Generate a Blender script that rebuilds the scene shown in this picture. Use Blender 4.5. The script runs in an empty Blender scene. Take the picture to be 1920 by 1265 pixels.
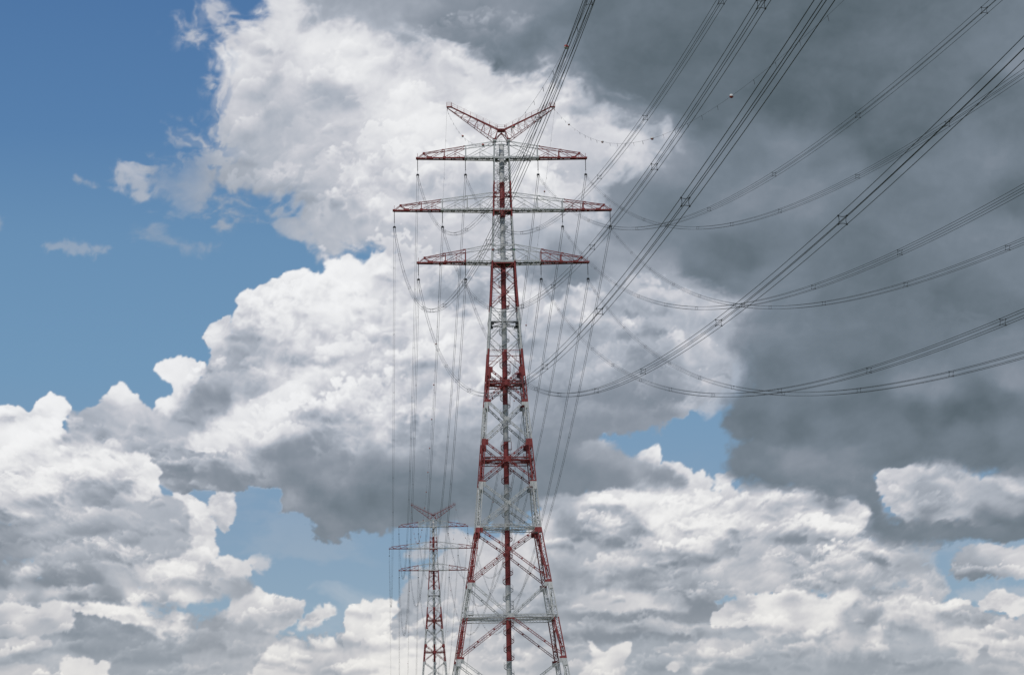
import bpy, math, random
import numpy as np
from mathutils import Vector, Matrix
R = math.radians
S = bpy.context.scene
COL = S.collection

# ------------------------------------------------------------------ camera
CAM = np.array([0.0, -792.97, 1.8])
F_PX, PITCH, YAW, ROLL = 4575.94, 0.17903, 0.0032, -0.01556
_fw = np.array([math.sin(YAW)*math.cos(PITCH), math.cos(YAW)*math.cos(PITCH), math.sin(PITCH)])
_rt = np.array([math.cos(YAW), -math.sin(YAW), 0.0]); _up = np.cross(_rt, _fw)
_r = _rt*math.cos(ROLL)+_up*math.sin(ROLL); _u = -_rt*math.sin(ROLL)+_up*math.cos(ROLL)
cam = bpy.data.cameras.new('camera'); camo = bpy.data.objects.new('camera', cam); COL.objects.link(camo)
cam.sensor_width = 36; cam.lens = F_PX/1920*36; cam.clip_start = .5; cam.clip_end = 60000
M = Matrix(((_r[0], _u[0], -_fw[0], CAM[0]), (_r[1], _u[1], -_fw[1], CAM[1]), (_r[2], _u[2], -_fw[2], CAM[2]), (0, 0, 0, 1)))
camo.matrix_world = M
S.camera = camo

# ------------------------------------------------------------------ world, sun, exposure
SUN_EL, SUN_AZ = R(56), R(215)        # azimuth clockwise from +Y: behind the camera, a little to the left
w = bpy.data.worlds.new("World"); S.world = w; w.use_nodes = True
wn = w.node_tree; wn.nodes.clear()
sk = wn.nodes.new('ShaderNodeTexSky'); sk.sky_type = 'NISHITA'; sk.sun_disc = False
sk.sun_elevation = SUN_EL; sk.sun_rotation = SUN_AZ
bg = wn.nodes.new('ShaderNodeBackground'); bg.inputs[1].default_value = .1
wo = wn.nodes.new('ShaderNodeOutputWorld')
wn.links.new(sk.outputs[0], bg.inputs[0]); wn.links.new(bg.outputs[0], wo.inputs[0])
sl = bpy.data.lights.new('sun', 'SUN'); sl.energy = 2.1; sl.angle = R(6); sl.color = (1, .96, .9)
so = bpy.data.objects.new('sun', sl); COL.objects.link(so)
d = Vector((math.sin(SUN_AZ)*math.cos(SUN_EL), math.cos(SUN_AZ)*math.cos(SUN_EL), math.sin(SUN_EL)))
so.rotation_euler = d.to_track_quat('Z', 'Y').to_euler()
S.view_settings.view_transform = 'Standard'; S.view_settings.look = 'None'
S.view_settings.exposure = 0; S.view_settings.gamma = 1
S.cycles.max_bounces = 6; S.cycles.diffuse_bounces = 2
S.render.film_transparent = False
S.cycles.use_denoising = False        # the sky is noise-free and thin wires stay crisp
S.render.filter_size = 1.35

# ------------------------------------------------------------------ helpers
def tag(o, label=None, cat=None, group=None, kind=None):
    if label: o['label'] = label
    if cat: o['category'] = cat
    if group: o['group'] = group
    if kind: o['kind'] = kind
    return o
def empty(name, loc, rz=0):
    o = bpy.data.objects.new(name, None); COL.objects.link(o); o.location = loc; o.rotation_euler = (0, 0, rz)
    o.empty_display_size = 1; return o
def copy_tree(o, parent=None):
    c = o.copy(); COL.objects.link(c); c.parent = parent
    for ch in [x for x in CHILD.get(o.name, [])]:
        copy_into(ch, c)
    return c
CHILD = {}
def copy_into(ch, c):
    d = ch.copy(); COL.objects.link(d); d.parent = c
    for g in CHILD.get(ch.name, []): copy_into(g, d)
class MB:
    def __init__(s): s.v = []; s.f = []; s.mi = []
    def _box(s, c8, mi=0):
        n = len(s.v); s.v += [tuple(map(float, p)) for p in c8]
        s.f += [(n, n+3, n+2, n+1), (n+4, n+5, n+6, n+7), (n, n+1, n+5, n+4), (n+1, n+2, n+6, n+5), (n+2, n+3, n+7, n+6), (n+3, n, n+4, n+7)]
        s.mi += [mi]*6
    def box(s, c, size, mi=0):
        c = np.asarray(c, float); h = np.asarray(size, float)/2
        s._box([c+h*np.array(k) for k in ((-1,-1,-1),(1,-1,-1),(1,1,-1),(-1,1,-1),(-1,-1,1),(1,-1,1),(1,1,1),(-1,1,1))], mi)
    def bar(s, p, q, a, b=None, mi=0, up=None):
        p = np.asarray(p, float); q = np.asarray(q, float); b = a if b is None else b
        d = q-p; L = np.linalg.norm(d)
        if L < 1e-6: return
        d /= L
        ref = np.array(up if up is not None else ((0, 0, 1) if abs(d[2]) < .9 else (0, 1, 0)), float)
        x = np.cross(ref, d); x /= np.linalg.norm(x); y = np.cross(d, x)
        x = x*a/2; y = y*b/2
        s._box([p-x-y, p+x-y, p+x+y, p-x+y, q-x-y, q+x-y, q+x+y, q-x+y], mi)
    def tube(s, pts, rad, n=8, mi=0, cap=True):
        pts = np.asarray(pts, float); k = len(pts); base = len(s.v)
        T = np.gradient(pts, axis=0); T /= np.linalg.norm(T, axis=1)[:, None]
        ref = np.array((0, 0, 1.)) if abs(T[0][2]) < .95 else np.array((0, 1., 0))
        X = np.cross(ref, T); X /= np.linalg.norm(X, axis=1)[:, None]; Y = np.cross(T, X)
        rr = np.full(k, rad) if np.isscalar(rad) else np.asarray(rad)
        a = np.arange(n)*2*math.pi/n
        V = pts[:, None]+rr[:, None, None]*(np.cos(a)[None, :, None]*X[:, None]+np.sin(a)[None, :, None]*Y[:, None])
        s.v += [tuple(p) for p in V.reshape(-1, 3)]
        for i in range(k-1):
            for j in range(n):
                jj = (j+1) % n
                s.f.append((base+i*n+j, base+i*n+jj, base+(i+1)*n+jj, base+(i+1)*n+j)); s.mi.append(mi)
        if cap:
            s.f.append(tuple(base+j for j in range(n))[::-1]); s.f.append(tuple(base+(k-1)*n+j for j in range(n))); s.mi += [mi, mi]
    def column(s, p, q, w0, w1, chord, lace, pitch, ax=None, mi=0):
        """four-chord lattice strut from p to q: square of side w, corner angles, zigzag lacing on all sides"""
        p = np.asarray(p, float); q = np.asarray(q, float); d = q-p; L = np.linalg.norm(d); d /= L
        ref = np.array(ax if ax is not None else ((0, 1, 0) if abs(d[1]) < .8 else (1, 0, 0)), float)
        x = np.cross(ref, d); x /= np.linalg.norm(x); y = np.cross(d, x)
        cs = [(-1, -1), (1, -1), (1, 1), (-1, 1)]
        P = lambda t, c: p+d*L*t+(x*c[0]+y*c[1])*(w0+(w1-w0)*t)/2
        for c in cs: s.bar(P(0, c), P(1, c), chord, mi=mi, up=x)
        n = max(2, int(round(L/pitch)))
        for i in range(4):
            c0, c1 = cs[i], cs[(i+1) % 4]
            for k in range(n):
                a, b = (c0, c1) if (k+i) % 2 else (c1, c0)
                s.bar(P(k/n, a), P((k+1)/n, b), lace, mi=mi)
    def build(s, name, mat, parent=None, smooth=False):
        me = bpy.data.meshes.new(name); me.from_pydata(s.v, [], s.f); 
        for m in (mat if isinstance(mat, (list, tuple)) else [mat]): me.materials.append(m)
        if any(s.mi): me.polygons.foreach_set('material_index', s.mi)
        if smooth: me.polygons.foreach_set('use_smooth', [True]*len(me.polygons))
        me.update()
        o = bpy.data.objects.new(name, me); COL.objects.link(o)
        if parent: o.parent = parent; CHILD.setdefault(parent.name, []).append(o)
        return o

# ------------------------------------------------------------------ materials
RED = (.27, .045, .043); WHT = (.57, .58, .575)
def newmat(name):
    m = bpy.data.materials.new(name); m.use_nodes = True; nt = m.node_tree
    b = nt.nodes['Principled BSDF']; b.inputs['Roughness'].default_value = .55
    return m, nt, b
def weather(nt, b, src, amt=.22, scale=.35):
    """weathered paint: streaks and fading over colour socket src"""
    N = nt.nodes; K = nt.links
    tc = N.new('ShaderNodeTexCoord'); mp = N.new('ShaderNodeMapping'); mp.inputs['Scale'].default_value = (1, 1, .22)
    n1 = N.new('ShaderNodeTexNoise'); n1.inputs['Scale'].default_value = scale*4; n1.inputs['Detail'].default_value = 6; n1.inputs['Roughness'].default_value = .65
    K.new(tc.outputs['Object'], mp.inputs[0]); K.new(mp.outputs[0], n1.inputs['Vector'])
    mr = N.new('ShaderNodeMapRange'); mr.inputs[1].default_value = .3; mr.inputs[2].default_value = .72; mr.inputs[3].default_value = 1-amt; mr.inputs[4].default_value = 1.12
    K.new(n1.outputs['Fac'], mr.inputs[0])
    mx = N.new('ShaderNodeVectorMath'); mx.operation = 'SCALE'
    K.new(src, mx.inputs[0]); K.new(mr.outputs[0], mx.inputs['Scale']); K.new(mx.outputs[0], b.inputs['Base Color'])
    r = N.new('ShaderNodeMapRange'); r.inputs[3].default_value = .4; r.inputs[4].default_value = .75; K.new(n1.outputs['Fac'], r.inputs[0]); K.new(r.outputs[0], b.inputs['Roughness'])
def banded(name, axis, stops, absval=False, top=240., colors=(WHT, RED)):
    m, nt, b = newmat(name); N = nt.nodes; K = nt.links
    tc = N.new('ShaderNodeTexCoord'); sx = N.new('ShaderNodeSeparateXYZ'); K.new(tc.outputs['Object'], sx.inputs[0])
    val = sx.outputs['XYZ'.index(axis)]
    if absval:
        a = N.new('ShaderNodeMath'); a.operation = 'ABSOLUTE'; K.new(val, a.inputs[0]); val = a.outputs[0]
    dv = N.new('ShaderNodeMath'); dv.operation = 'DIVIDE'; dv.inputs[1].default_value = top; K.new(val, dv.inputs[0])
    cr = N.new('ShaderNodeValToRGB'); cr.color_ramp.interpolation = 'CONSTANT'; e = cr.color_ramp.elements
    e[0].position = 0; e[0].color = colors[0]+(1,); e[1].position = stops[0]/top; e[1].color = colors[1]+(1,)
    for i, s in enumerate(stops[1:]):
        k = e.new(s/top); k.color = colors[i % 2]+(1,)
    K.new(dv.outputs[0], cr.inputs[0]); weather(nt, b, cr.outputs[0])
    return m
def plain(name, col, rough=.6, metal=0., amt=.2, scale=.6):
    m, nt, b = newmat(name); rgb = nt.nodes.new('ShaderNodeRGB'); rgb.outputs[0].default_value = tuple(col)+(1,)
    weather(nt, b, rgb.outputs[0], amt, scale); b.inputs['Metallic'].default_value = metal; return m
M_TOWER = banded('aviation_banded_paint', 'Z', [39.0, 52.0, 63.0, 81.3, 95.8, 109.8, 122.8, 139.9, 154.5, 170.2, 185.6, 197.7, 212.2])
M_ARM12 = banded('crossarm_paint_short', 'X', [12.4], True, 60.)
M_ARM20 = banded('crossarm_paint_long', 'X', [20.4], True, 60.)
M_RED = plain('red_paint', RED); M_WHT = plain('white_paint', WHT)
M_GRATE = plain('galvanised_grating', (.05, .052, .054), .7, .2)
M_GALV = plain('galvanised_steel', (.22, .23, .235), .5, .5)
M_WIRE = plain('weathered_aluminium_wire', (.045, .047, .05), .6, .3, .1)
M_INS = plain('dark_insulator', (.035, .035, .04), .45)
M_BALLR = plain('marker_red', (.33, .03, .02), .5); M_BALLW = plain('marker_white', (.6, .6, .58), .5)
M_GRN = plain('green_plate', (.02, .16, .07)); 
TH = -0.05033
FD = np.array([math.sin(TH), math.cos(TH), 0]); PE = np.array([math.cos(TH), -math.sin(TH), 0])
LAYERS = [
# --- far, low field along the bottom
dict(p=[(-400,1040),(100,1060),(300,1140),(500,1190),(640,1190),(900,1120),(1100,1190),(1500,1090),(1740,1092),(1760,1150),(2300,1150),(2300,1800),(-400,1800)],
 amp=22, soft=14, tex=20, band=16, a=.93, L=[(30,1200,160),(200,1210,150),(330,1200,155),(100,1250,180),(400,1190,160),(450,1250,160),(560,1250,170),(900,1200,185),(1040,1200,158),(1100,1250,182),(1400,1260,155),(1500,1255,160),(1640,1200,160),
  (1250,1250,165),(1400,1220,175),(1500,1210,150),(1600,1240,150),(1700,1230,165),(1800,1240,165),(1900,1220,175),(260,1190,150),(180,1170,150),(150,1180,140),(1000,1700,170)]),
dict(p=[(-60,1118),(60,1126),(130,1128),(138,1155),(140,1180),(60,1192),(-60,1190)], amp=13, soft=11, tex=9, L=[(30,1145,222),(100,1150,214),(80,1180,180),(10,1180,175)]),
dict(p=[(118,1130),(180,1136),(230,1130),(285,1132),(298,1155),(320,1160),(345,1195),(318,1198),(280,1182),(240,1172),(200,1156),(160,1158),(135,1148)], amp=11, soft=9, tex=7, L=[(200,1140,236),(280,1150,234),(310,1180,226),(150,1145,224)]),
dict(p=[(-30,1196),(30,1190),(70,1192),(100,1200),(95,1215),(40,1222),(-30,1222)], amp=6, soft=6, tex=9, L=[(40,1200,212),(40,1218,165)]),
dict(p=[(110,1240),(140,1232),(200,1232),(208,1250),(200,1300),(110,1300)], amp=11, soft=9, tex=9, L=[(150,1245,222)]),
dict(p=[(-30,1245),(40,1240),(90,1245),(95,1300),(-30,1300)], amp=5, soft=6, tex=9, L=[(50,1250,200)]),
dict(p=[(310,1160),(325,1145),(350,1145),(352,1155),(335,1172)], amp=3, soft=4, tex=6, L=[(335,1155,222)]),
dict(p=[(345,1265),(350,1190),(370,1150),(400,1132),(440,1130),(470,1120),(520,1130),(540,1160),(520,1190),(530,1230),(520,1300),(345,1300)], amp=11, soft=7, tex=17, L=[(380,1160,160),(420,1150,185),(440,1140,215),(400,1180,150),(440,1200,172),(480,1140,200),(490,1180,170),(500,1220,185),(440,1240,175)]),
dict(p=[(415,1150),(425,1120),(450,1110),(480,1103),(520,1116),(530,1130),(560,1126),(566,1150),(532,1180),(480,1185),(470,1160),(440,1165)], amp=7, soft=4, tex=12, L=[(490,1115,226),(450,1140,205),(520,1150,195),(500,1170,200),(430,1140,215)]),
dict(p=[(535,1184),(558,1160),(590,1140),(616,1136),(623,1150),(600,1166),(572,1187),(550,1192)], amp=11, soft=9, tex=9, L=[(600,1148,218),(560,1175,208)]),
dict(p=[(476,1300),(486,1235),(515,1205),(550,1212),(585,1195),(610,1185),(630,1200),(652,1222),(656,1300)], amp=7, soft=4, tex=13, L=[(520,1215,228),(600,1200,218),(640,1230,200),(540,1250,210),(600,1245,180),(500,1260,212)]),
dict(p=[(740,1160),(748,1100),(770,1075),(800,1065),(830,1000),(860,985),(900,1000),(960,1000),(1060,1000),(1100,1100),(1100,1300),(730,1300)], amp=9, soft=6, tex=12, L=[(760,1090,178),(780,1130,168),(840,1060,188),(850,1010,200),(900,1060,205),(960,1080,185),(840,1150,192),(860,1220,205),(940,1140,175),(920,1220,195),(1000,1060,215),(1020,1100,175),(1000,1180,165),(1030,1220,180),(970,1240,205)]),
dict(p=[(795,1010),(815,990),(850,985),(870,1000),(860,1030),(800,1045),(760,1040)], amp=8, soft=8, tex=8, L=[(820,1010,195),(790,1035,180)]),
dict(p=[(640,1300),(640,1210),(645,1165),(650,1140),(665,1126),(680,1115),(700,1127),(722,1114),(747,1122),(752,1140),(728,1160),(745,1200),(800,1195),(850,1205),(880,1240),(880,1300)], amp=7, soft=3, tex=13, L=[(680,1135,238),(665,1175,220),(648,1200,192),(700,1190,240),(730,1135,232),(700,1240,238),(745,1200,225),(690,1210,190),(760,1240,232),(830,1220,222),(860,1250,215)]),
# --- left rows
dict(p=[(-60,1100),(100,1092),(200,1098),(300,1085),(400,1085),(455,1080),(470,1105),(450,1125),(300,1130),(200,1130),(100,1125),(-60,1122)], amp=5, soft=8, tex=7, L=[(40,1105,190),(100,1108,205),(150,1105,200),(260,1105,222),(350,1105,222),(60,1120,150),(130,1126,140),(200,1126,140),(300,1126,160),(400,1110,180),(450,1105,160)]),
dict(p=[(380,1064),(405,1045),(425,1036),(440,1045),(472,1054),(476,1066),(455,1086),(420,1082)], amp=4, soft=3, tex=8, L=[(430,1050,220),(440,1075,205)]),
dict(p=[(476,1050),(495,1042),(508,1055),(505,1068),(480,1078)], amp=6, soft=8, tex=6, a=.8, L=[(490,1055,200)]),
dict(p=[(-60,1046),(50,1050),(75,1036),(110,1030),(155,1032),(162,1025),(220,1027),(280,1033),(330,1038),(365,1052),(405,1058),(425,1078),(400,1095),(300,1100),(150,1102),(60,1092),(-60,1100)], amp=5, soft=5, tex=9, L=[(30,1062,208),(100,1048,204),(180,1040,212),(215,1045,205),(130,1070,175),(100,1085,140),(0,1088,130),(160,1092,135),(250,1070,190),(300,1048,228),(350,1068,228),(270,1060,200),(370,1085,200),(300,1090,205),(400,1070,190)]),
dict(p=[(-60,990),(100,985),(250,985),(345,1000),(350,1030),(300,1042),(200,1030),(90,1035),(40,1050),(-60,1052)], amp=4, soft=8, tex=6, band=5, L=[(20,1000,135),(40,1015,130),(10,1035,128),(60,1038,135),(90,1000,178),(130,1000,195),(200,1002,195),(250,995,195),(300,1005,180),(340,1010,165),(130,1025,190),(180,1028,160),(230,1022,160),(300,1030,178)]),
dict(p=[(318,958),(325,915),(350,925),(362,935),(382,947),(396,962),(408,985),(405,1010),(413,1030),(400,1052),(370,1062),(330,1050),(348,1015),(345,990)], amp=8, soft=3.5, tex=11, L=[(350,945,212),(370,955,225),(385,985,222),(365,1000,200),(375,1015,228),(395,1010,215),(380,1040,215),(350,1050,200)]),
dict(p=[(385,960),(392,935),(400,916),(440,912),(440,945),(436,975),(428,1005),(415,1014),(410,985)], amp=8, soft=3.5, tex=10, L=[(418,935,205),(430,960,215),(420,995,195)]),
# --- big left cumulus
dict(p=[(120,790),(150,772),(180,757),(205,735),(222,716),(240,713),(258,735),(268,757),(290,768),(310,760),(345,730),(700,640),(700,900),(530,912),(440,918),(350,925),(240,900),(150,860)], amp=6, soft=3, tex=12, L=[(240,735,232),(225,775,195),(260,790,195),(300,790,200),(180,790,182),(160,800,165),(130,800,175),(170,820,160),(210,820,182),(320,820,185),(330,780,170),(300,840,175),(360,860,160),(430,860,195),(400,830,165),(380,890,140),(450,905,125),(520,905,118),(300,880,165),(550,880,120),(310,800,190)]),
dict(p=[(290,762),(296,745),(325,737),(318,720),(303,712),(291,686),(303,676),(330,670),(345,667),(371,673),(394,685),(388,700),(370,720),(360,750),(340,775),(310,770)], amp=5, soft=2.5, tex=9, rim=6, L=[(310,755,236),(320,695,236),(345,690,234),(370,690,228),(340,720,228),(345,750,190),(300,690,232)]),
dict(p=[(380,626),(400,603),(420,592),(434,600),(432,620),(450,640),(470,640),(480,700),(480,760),(400,760),(350,770),(345,740),(372,712),(385,690),(398,668),(382,648)], amp=5, soft=3, tex=9, L=[(405,620,235),(400,645,228),(425,630,212),(450,650,185),(420,680,195),(440,700,165),(400,715,170),(380,740,155),(430,740,158),(460,720,170),(350,760,160)]),
dict(p=[(900,380),(900,460),(700,462),(692,472),(660,484),(640,484),(622,490),(608,515),(592,522),(578,508),(566,504),(545,505),(532,515),(502,520),(494,536),(462,546),(440,560),(437,590),(432,640),(440,760),(360,860),(350,918),(430,922),(530,908),(534,935),(516,965),(560,962),(590,982),(588,1010),(615,1018),(650,1008),(700,1000),(745,994),(800,990),(860,990),(960,985),(1050,940),(1060,820),(1100,600),(1000,380)],
 amp=9, soft=5, tex=14, bil=5, L=[(460,560,232),(545,516,240),(520,560,242),(600,560,246),(640,520,242),(700,490,232),(660,580,242),(620,600,240),(450,600,218),(500,610,218),(505,654,182),(560,620,225),(480,640,190),(540,650,190),(600,650,200),(700,640,208),(440,680,172),(480,720,165),(420,740,160),(518,655,212),(560,740,180),(600,708,226),(640,715,222),(620,750,205),(590,770,190),(545,752,228),(500,765,228),(460,785,232),(420,815,226),(380,822,222),(490,805,222),(560,800,190),(620,790,185),(650,800,205),(700,750,220),(730,780,222),(720,810,225),(760,820,178),(680,830,188),(550,850,148),(600,830,158),(500,855,160),(430,865,188),(400,880,160),(360,850,180),(440,905,138),(550,890,132),(620,890,140),(700,880,142),(640,910,150),(590,930,122),(700,940,114),(640,950,118),(800,900,130),(850,860,150),(800,820,178),(830,770,200),(850,700,210),(780,720,192),(840,640,222),(810,590,228),(850,560,190),(870,520,160),(835,530,175),(790,500,195),(780,550,222),(740,560,215),(900,700,205),(960,700,198),(980,580,215),(1010,560,222),(1000,620,210),(960,780,188),(960,860,150),(1000,900,125),(880,910,122),(900,950,130),(790,950,118),(720,980,135),(620,995,135),(555,940,150),(620,970,140),(580,960,140),(750,900,130),(830,960,118),(880,975,150),(680,930,128)]),
dict(p=[(500,680),(515,645),(528,660),(530,690),(510,700)], amp=6, soft=14, tex=8, a=.7, L=[(518,665,225)]),
dict(p=[(365,850),(345,842),(350,820),(380,800),(400,788),(440,770),(470,755),(500,738),(530,725),(560,705),(600,700),(640,702),(650,720),(650,735),(600,737),(580,760),(550,770),(510,790),(470,810),(430,835),(400,850)], amp=9, soft=7, tex=12, L=[(400,815,230),(460,785,232),(520,760,230),(560,735,235),(610,715,230),(640,725,215),(380,840,215)]),
# --- far-left white pile
dict(p=[(-80,772),(0,768),(22,761),(38,764),(52,770),(64,768),(72,750),(80,744),(100,731),(110,738),(120,740),(128,738),(138,748),(141,758),(132,768),(122,782),(125,800),(150,810),(200,830),(232,842),(262,850),(292,872),(302,885),(296,905),(300,935),(320,940),(330,960),(346,985),(350,1000),(300,992),(200,990),(100,985),(-80,985)],
 amp=6, soft=3, tex=10, L=[(30,780,240),(100,750,245),(80,800,246),(40,830,243),(20,860,236),(110,850,244),(110,880,245),(150,865,236),(60,880,226),(50,910,222),(100,905,240),(150,895,236),(190,870,222),(205,900,205),(215,880,200),(165,880,215),(245,870,228),(280,900,232),(260,930,222),(290,885,238),(120,930,200),(150,915,190),(170,930,182),(80,885,232),(120,905,222),(60,940,205),(20,940,215),(20,975,190),(90,970,190),(40,925,200),(200,935,172),(220,955,152),(160,960,180),(260,960,175),(240,965,165),(300,960,178),(330,980,168),(210,850,225),(200,915,178)]),
dict(p=[(97,828),(112,815),(125,785),(140,770),(170,775),(200,785),(225,800),(200,812),(150,822),(120,832)], amp=11, soft=16, tex=12, L=[(130,800,178),(160,790,172),(120,822,180),(190,800,172),(210,800,190)]),
# --- great upper cloud
dict(p=[(478,-300),(482,-20),(478,22),(440,32),(425,47),(402,72),(395,100),(398,135),(400,165),(395,190),(398,215),(393,240),(388,262),(362,285),(345,292),(318,300),(300,308),(292,330),(283,352),(302,368),(330,372),(355,388),(390,386),(420,368),(450,375),(480,380),(520,385),(548,392),(560,412),(575,430),(588,452),(605,474),(640,476),(682,468),(700,458),(760,500),(900,520),(1400,620),(2300,560),(2300,-300)],
 amp=24, soft=26, tex=12, wisp=.55, L=[(500,60,216),(540,30,222),(560,100,214),(450,90,215),(430,110,218),(430,200,205),(410,260,185),(520,120,205),(600,80,230),(650,120,228),(590,130,222),(500,160,195),(530,230,186),(600,170,192),(560,150,215),(640,170,195),(680,140,225),(700,200,222),(760,120,200),(760,180,228),(800,230,243),(740,230,230),(700,280,228),(620,260,208),(560,310,205),(450,300,180),(380,320,170),(420,350,172),(480,370,168),(540,370,182),(560,400,188),(620,380,198),(650,420,198),(600,450,180),(700,340,226),(760,280,236),(730,380,222),(720,330,200),(850,140,225),(880,120,222),(840,180,205),(900,180,222),(870,280,232),(930,180,215),(810,330,205),(900,450,200),(800,440,196),(840,400,205),(870,350,195),(700,450,190),
  (1000,200,222),(1060,180,215),(1010,160,215),(1090,220,180),(1060,225,222),(1040,215,195),(1110,230,205),(1150,260,212),(1170,290,210),(1120,300,205),(1060,270,210),(1000,300,228),(1020,350,225),(1080,330,200),(1060,360,222),(1030,400,215),(1100,370,205),(960,350,215),(1080,410,205),(1120,450,165),(1020,450,175),(1050,465,148),(1060,520,130),(1110,520,132),(1010,520,145),(1160,480,160),(1180,520,178),(1250,560,175),(950,480,190),(980,560,205)]),
# middle light mass under the dark deck
dict(p=[(1330,540),(1440,560),(1440,700),(1400,745),(1340,770),(1300,780),(1320,700)], amp=8, soft=16, tex=8, a=.85, L=[(1370,640,190),(1380,700,182),(1340,750,188),(1360,600,190)]),
dict(p=[(1380,905),(1440,900),(1560,905),(1650,925),(1680,1000),(1760,1022),(1745,1040),(1690,1045),(1600,1000),(1500,960),(1400,940)], amp=5, soft=14, tex=8, a=.9, L=[(1420,920,175),(1500,925,170),(1600,940,150),(1680,1020,165)]),
dict(p=[(-80,960),(60,965),(200,960),(280,935),(340,930),(358,985),(362,1040),(300,1050),(-80,1062)], amp=4, soft=10, tex=6, L=[(0,990,150),(100,1000,175),(300,1000,178)]),
dict(p=[(960,480),(1000,545),(1100,545),(1150,520),(1250,540),(1400,560),(1420,600),(1410,640),(1388,690),(1352,735),(1310,762),(1262,790),(1228,806),(1190,822),(1150,816),(1122,820),(1125,850),(1100,900),(1000,900),(960,800)], amp=8, soft=6, tex=12, L=[(1000,560,215),(1040,575,222),(1100,580,208),(1050,555,150),(1160,560,180),(1200,590,188),(1250,600,190),(1300,590,198),(1370,600,195),(1320,630,195),(1350,625,165),(1280,650,195),(1250,660,175),(1240,625,158),(1180,630,165),(1130,610,185),(1160,650,195),(1060,620,178),(1020,600,190),(1020,650,178),(1100,640,172),(1140,670,180),(1100,700,168),(1180,700,155),(1220,700,150),(1250,740,142),(1230,780,145),(1150,760,148),(1080,750,155),(1050,800,150),(1000,750,170),(1150,800,148),(1030,850,135),(1080,850,135),(1300,700,182),(1380,650,178),(1360,690,170),(1310,750,185),(1290,770,185),(1260,700,160),(1340,660,178)]),
# lower right bright piles
dict(p=[(1000,925),(1060,918),(1150,905),(1190,880),(1205,853),(1218,843),(1230,841),(1239,852),(1238,864),(1265,863),(1280,874),(1290,886),(1316,882),(1330,900),(1338,918),(1342,898),(1358,888),(1372,898),(1400,918),(1440,925),(1500,920),(1560,920),(1612,935),(1636,955),(1632,980),(1600,1005),(1640,1012),(1665,1030),(1720,1030),(1747,1058),(1738,1085),(1700,1098),(1600,1106),(1450,1108),(1340,1120),(1320,1160),(1200,1200),(1000,1200)],
 amp=9, soft=5, tex=16, band=6, L=[(1220,853,230),(1280,880,218),(1320,905,215),(1365,915,222),(1120,925,228),(1200,930,235),(1150,950,222),(1220,960,236),(1270,965,236),(1350,950,232),(1400,950,215),(1080,930,190),(1050,940,185),(1075,975,150),(1095,990,128),(1110,940,200),(1130,965,180),(1145,990,195),(1165,990,165),(1190,985,145),(1215,1005,170),(1235,985,238),(1250,1000,240),(1160,975,225),(1100,1010,190),(1050,1010,200),(1030,970,215),(1150,1020,190),(1200,1015,195),(1230,1030,178),(1270,1035,165),(1310,980,232),(1340,1000,225),(1350,1020,190),(1420,1000,205),(1390,1030,180),(1400,1000,185),(1060,1070,145),(1100,1072,155),(1020,1080,180),(1130,1070,210),(1180,1065,208),(1250,1060,185),(1300,1070,165),(1400,1040,185),(1450,960,200),(1450,1000,180),(1480,940,212),(1500,960,218),(1550,930,165),(1555,945,145),(1530,980,232),(1580,960,238),(1570,985,235),(1490,1000,185),(1500,1020,170),(1540,1030,172),(1610,1015,215),(1650,1025,200),(1690,1040,212),(1620,1060,195),(1570,1070,190),(1700,1070,180),(1460,1065,212),(1530,1075,190),(1540,1060,205),(1500,1090,178),(1560,1100,160),(1640,1090,185),(1200,1090,135),(1300,1092,150),(1400,1075,200),(1370,1090,190),(1140,1095,135),(1060,1100,160),(1330,1100,165),(1320,1130,145)]),
dict(p=[(980,820),(1080,830),(1112,826),(1128,824),(1148,840),(1165,848),(1200,860),(1215,868),(1240,870),(1275,888),(1296,905),(1282,918),(1240,912),(1200,916),(1150,915),(1120,922),(1060,930),(980,935)], amp=6, soft=9, tex=9, L=[(1130,832,190),(1110,860,160),(1160,870,165),(1190,875,172),(1230,880,170),(1060,880,132),(1100,900,135),(1160,900,138),(1230,900,145),(1270,905,150),(1030,910,135)]),
dict(p=[(1040,1106),(1100,1102),(1200,1102),(1250,1104),(1282,1115),(1296,1132),(1288,1146),(1040,1152)], amp=8, a=.85, soft=16, tex=9, L=[(1060,1112,175),(1100,1130,205),(1170,1118,205),(1200,1130,222),(1250,1118,190),(1240,1138,222),(1280,1140,205),(1080,1144,205)]),
dict(p=[(1030,1148),(1180,1146),(1290,1146),(1330,1120),(1350,1130),(1345,1155),(1300,1166),(1180,1166),(1030,1168)], amp=8, a=.85, soft=16, tex=4, L=[(1060,1156,140),(1180,1158,128),(1300,1155,135),(1340,1135,145)]),
dict(p=[(1030,1166),(1120,1168),(1250,1162),(1330,1168),(1380,1165),(1380,1190),(1200,1192),(1030,1190)], amp=8, a=.85, soft=16, tex=7, L=[(1060,1175,188),(1150,1175,185),(1230,1172,205),(1280,1175,200),(1340,1178,190),(1100,1188,140),(1200,1188,140),(1300,1188,140)]),
dict(p=[(1030,1190),(1100,1190),(1200,1186),(1330,1186),(1290,1198),(1180,1202),(1080,1205),(1030,1205)], amp=8, a=.85, soft=16, tex=4, L=[(1060,1195,140),(1200,1193,130),(1300,1190,140)]),
dict(p=[(1092,1202),(1105,1198),(1118,1218),(1130,1222),(1150,1210),(1185,1200),(1188,1212),(1170,1240),(1175,1300),(1085,1300),(1090,1250),(1110,1225)], amp=5, soft=4, tex=11, L=[(1100,1205,232),(1130,1235,225),(1170,1208,230),(1130,1260,222),(1160,1250,195)]),
dict(p=[(1225,1225),(1245,1205),(1290,1200),(1320,1188),(1350,1192),(1400,1200),(1415,1222),(1400,1230),(1300,1232)], amp=6, soft=6, tex=12, L=[(1260,1215,185),(1320,1205,215),(1380,1215,195),(1300,1228,180)]),
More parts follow.
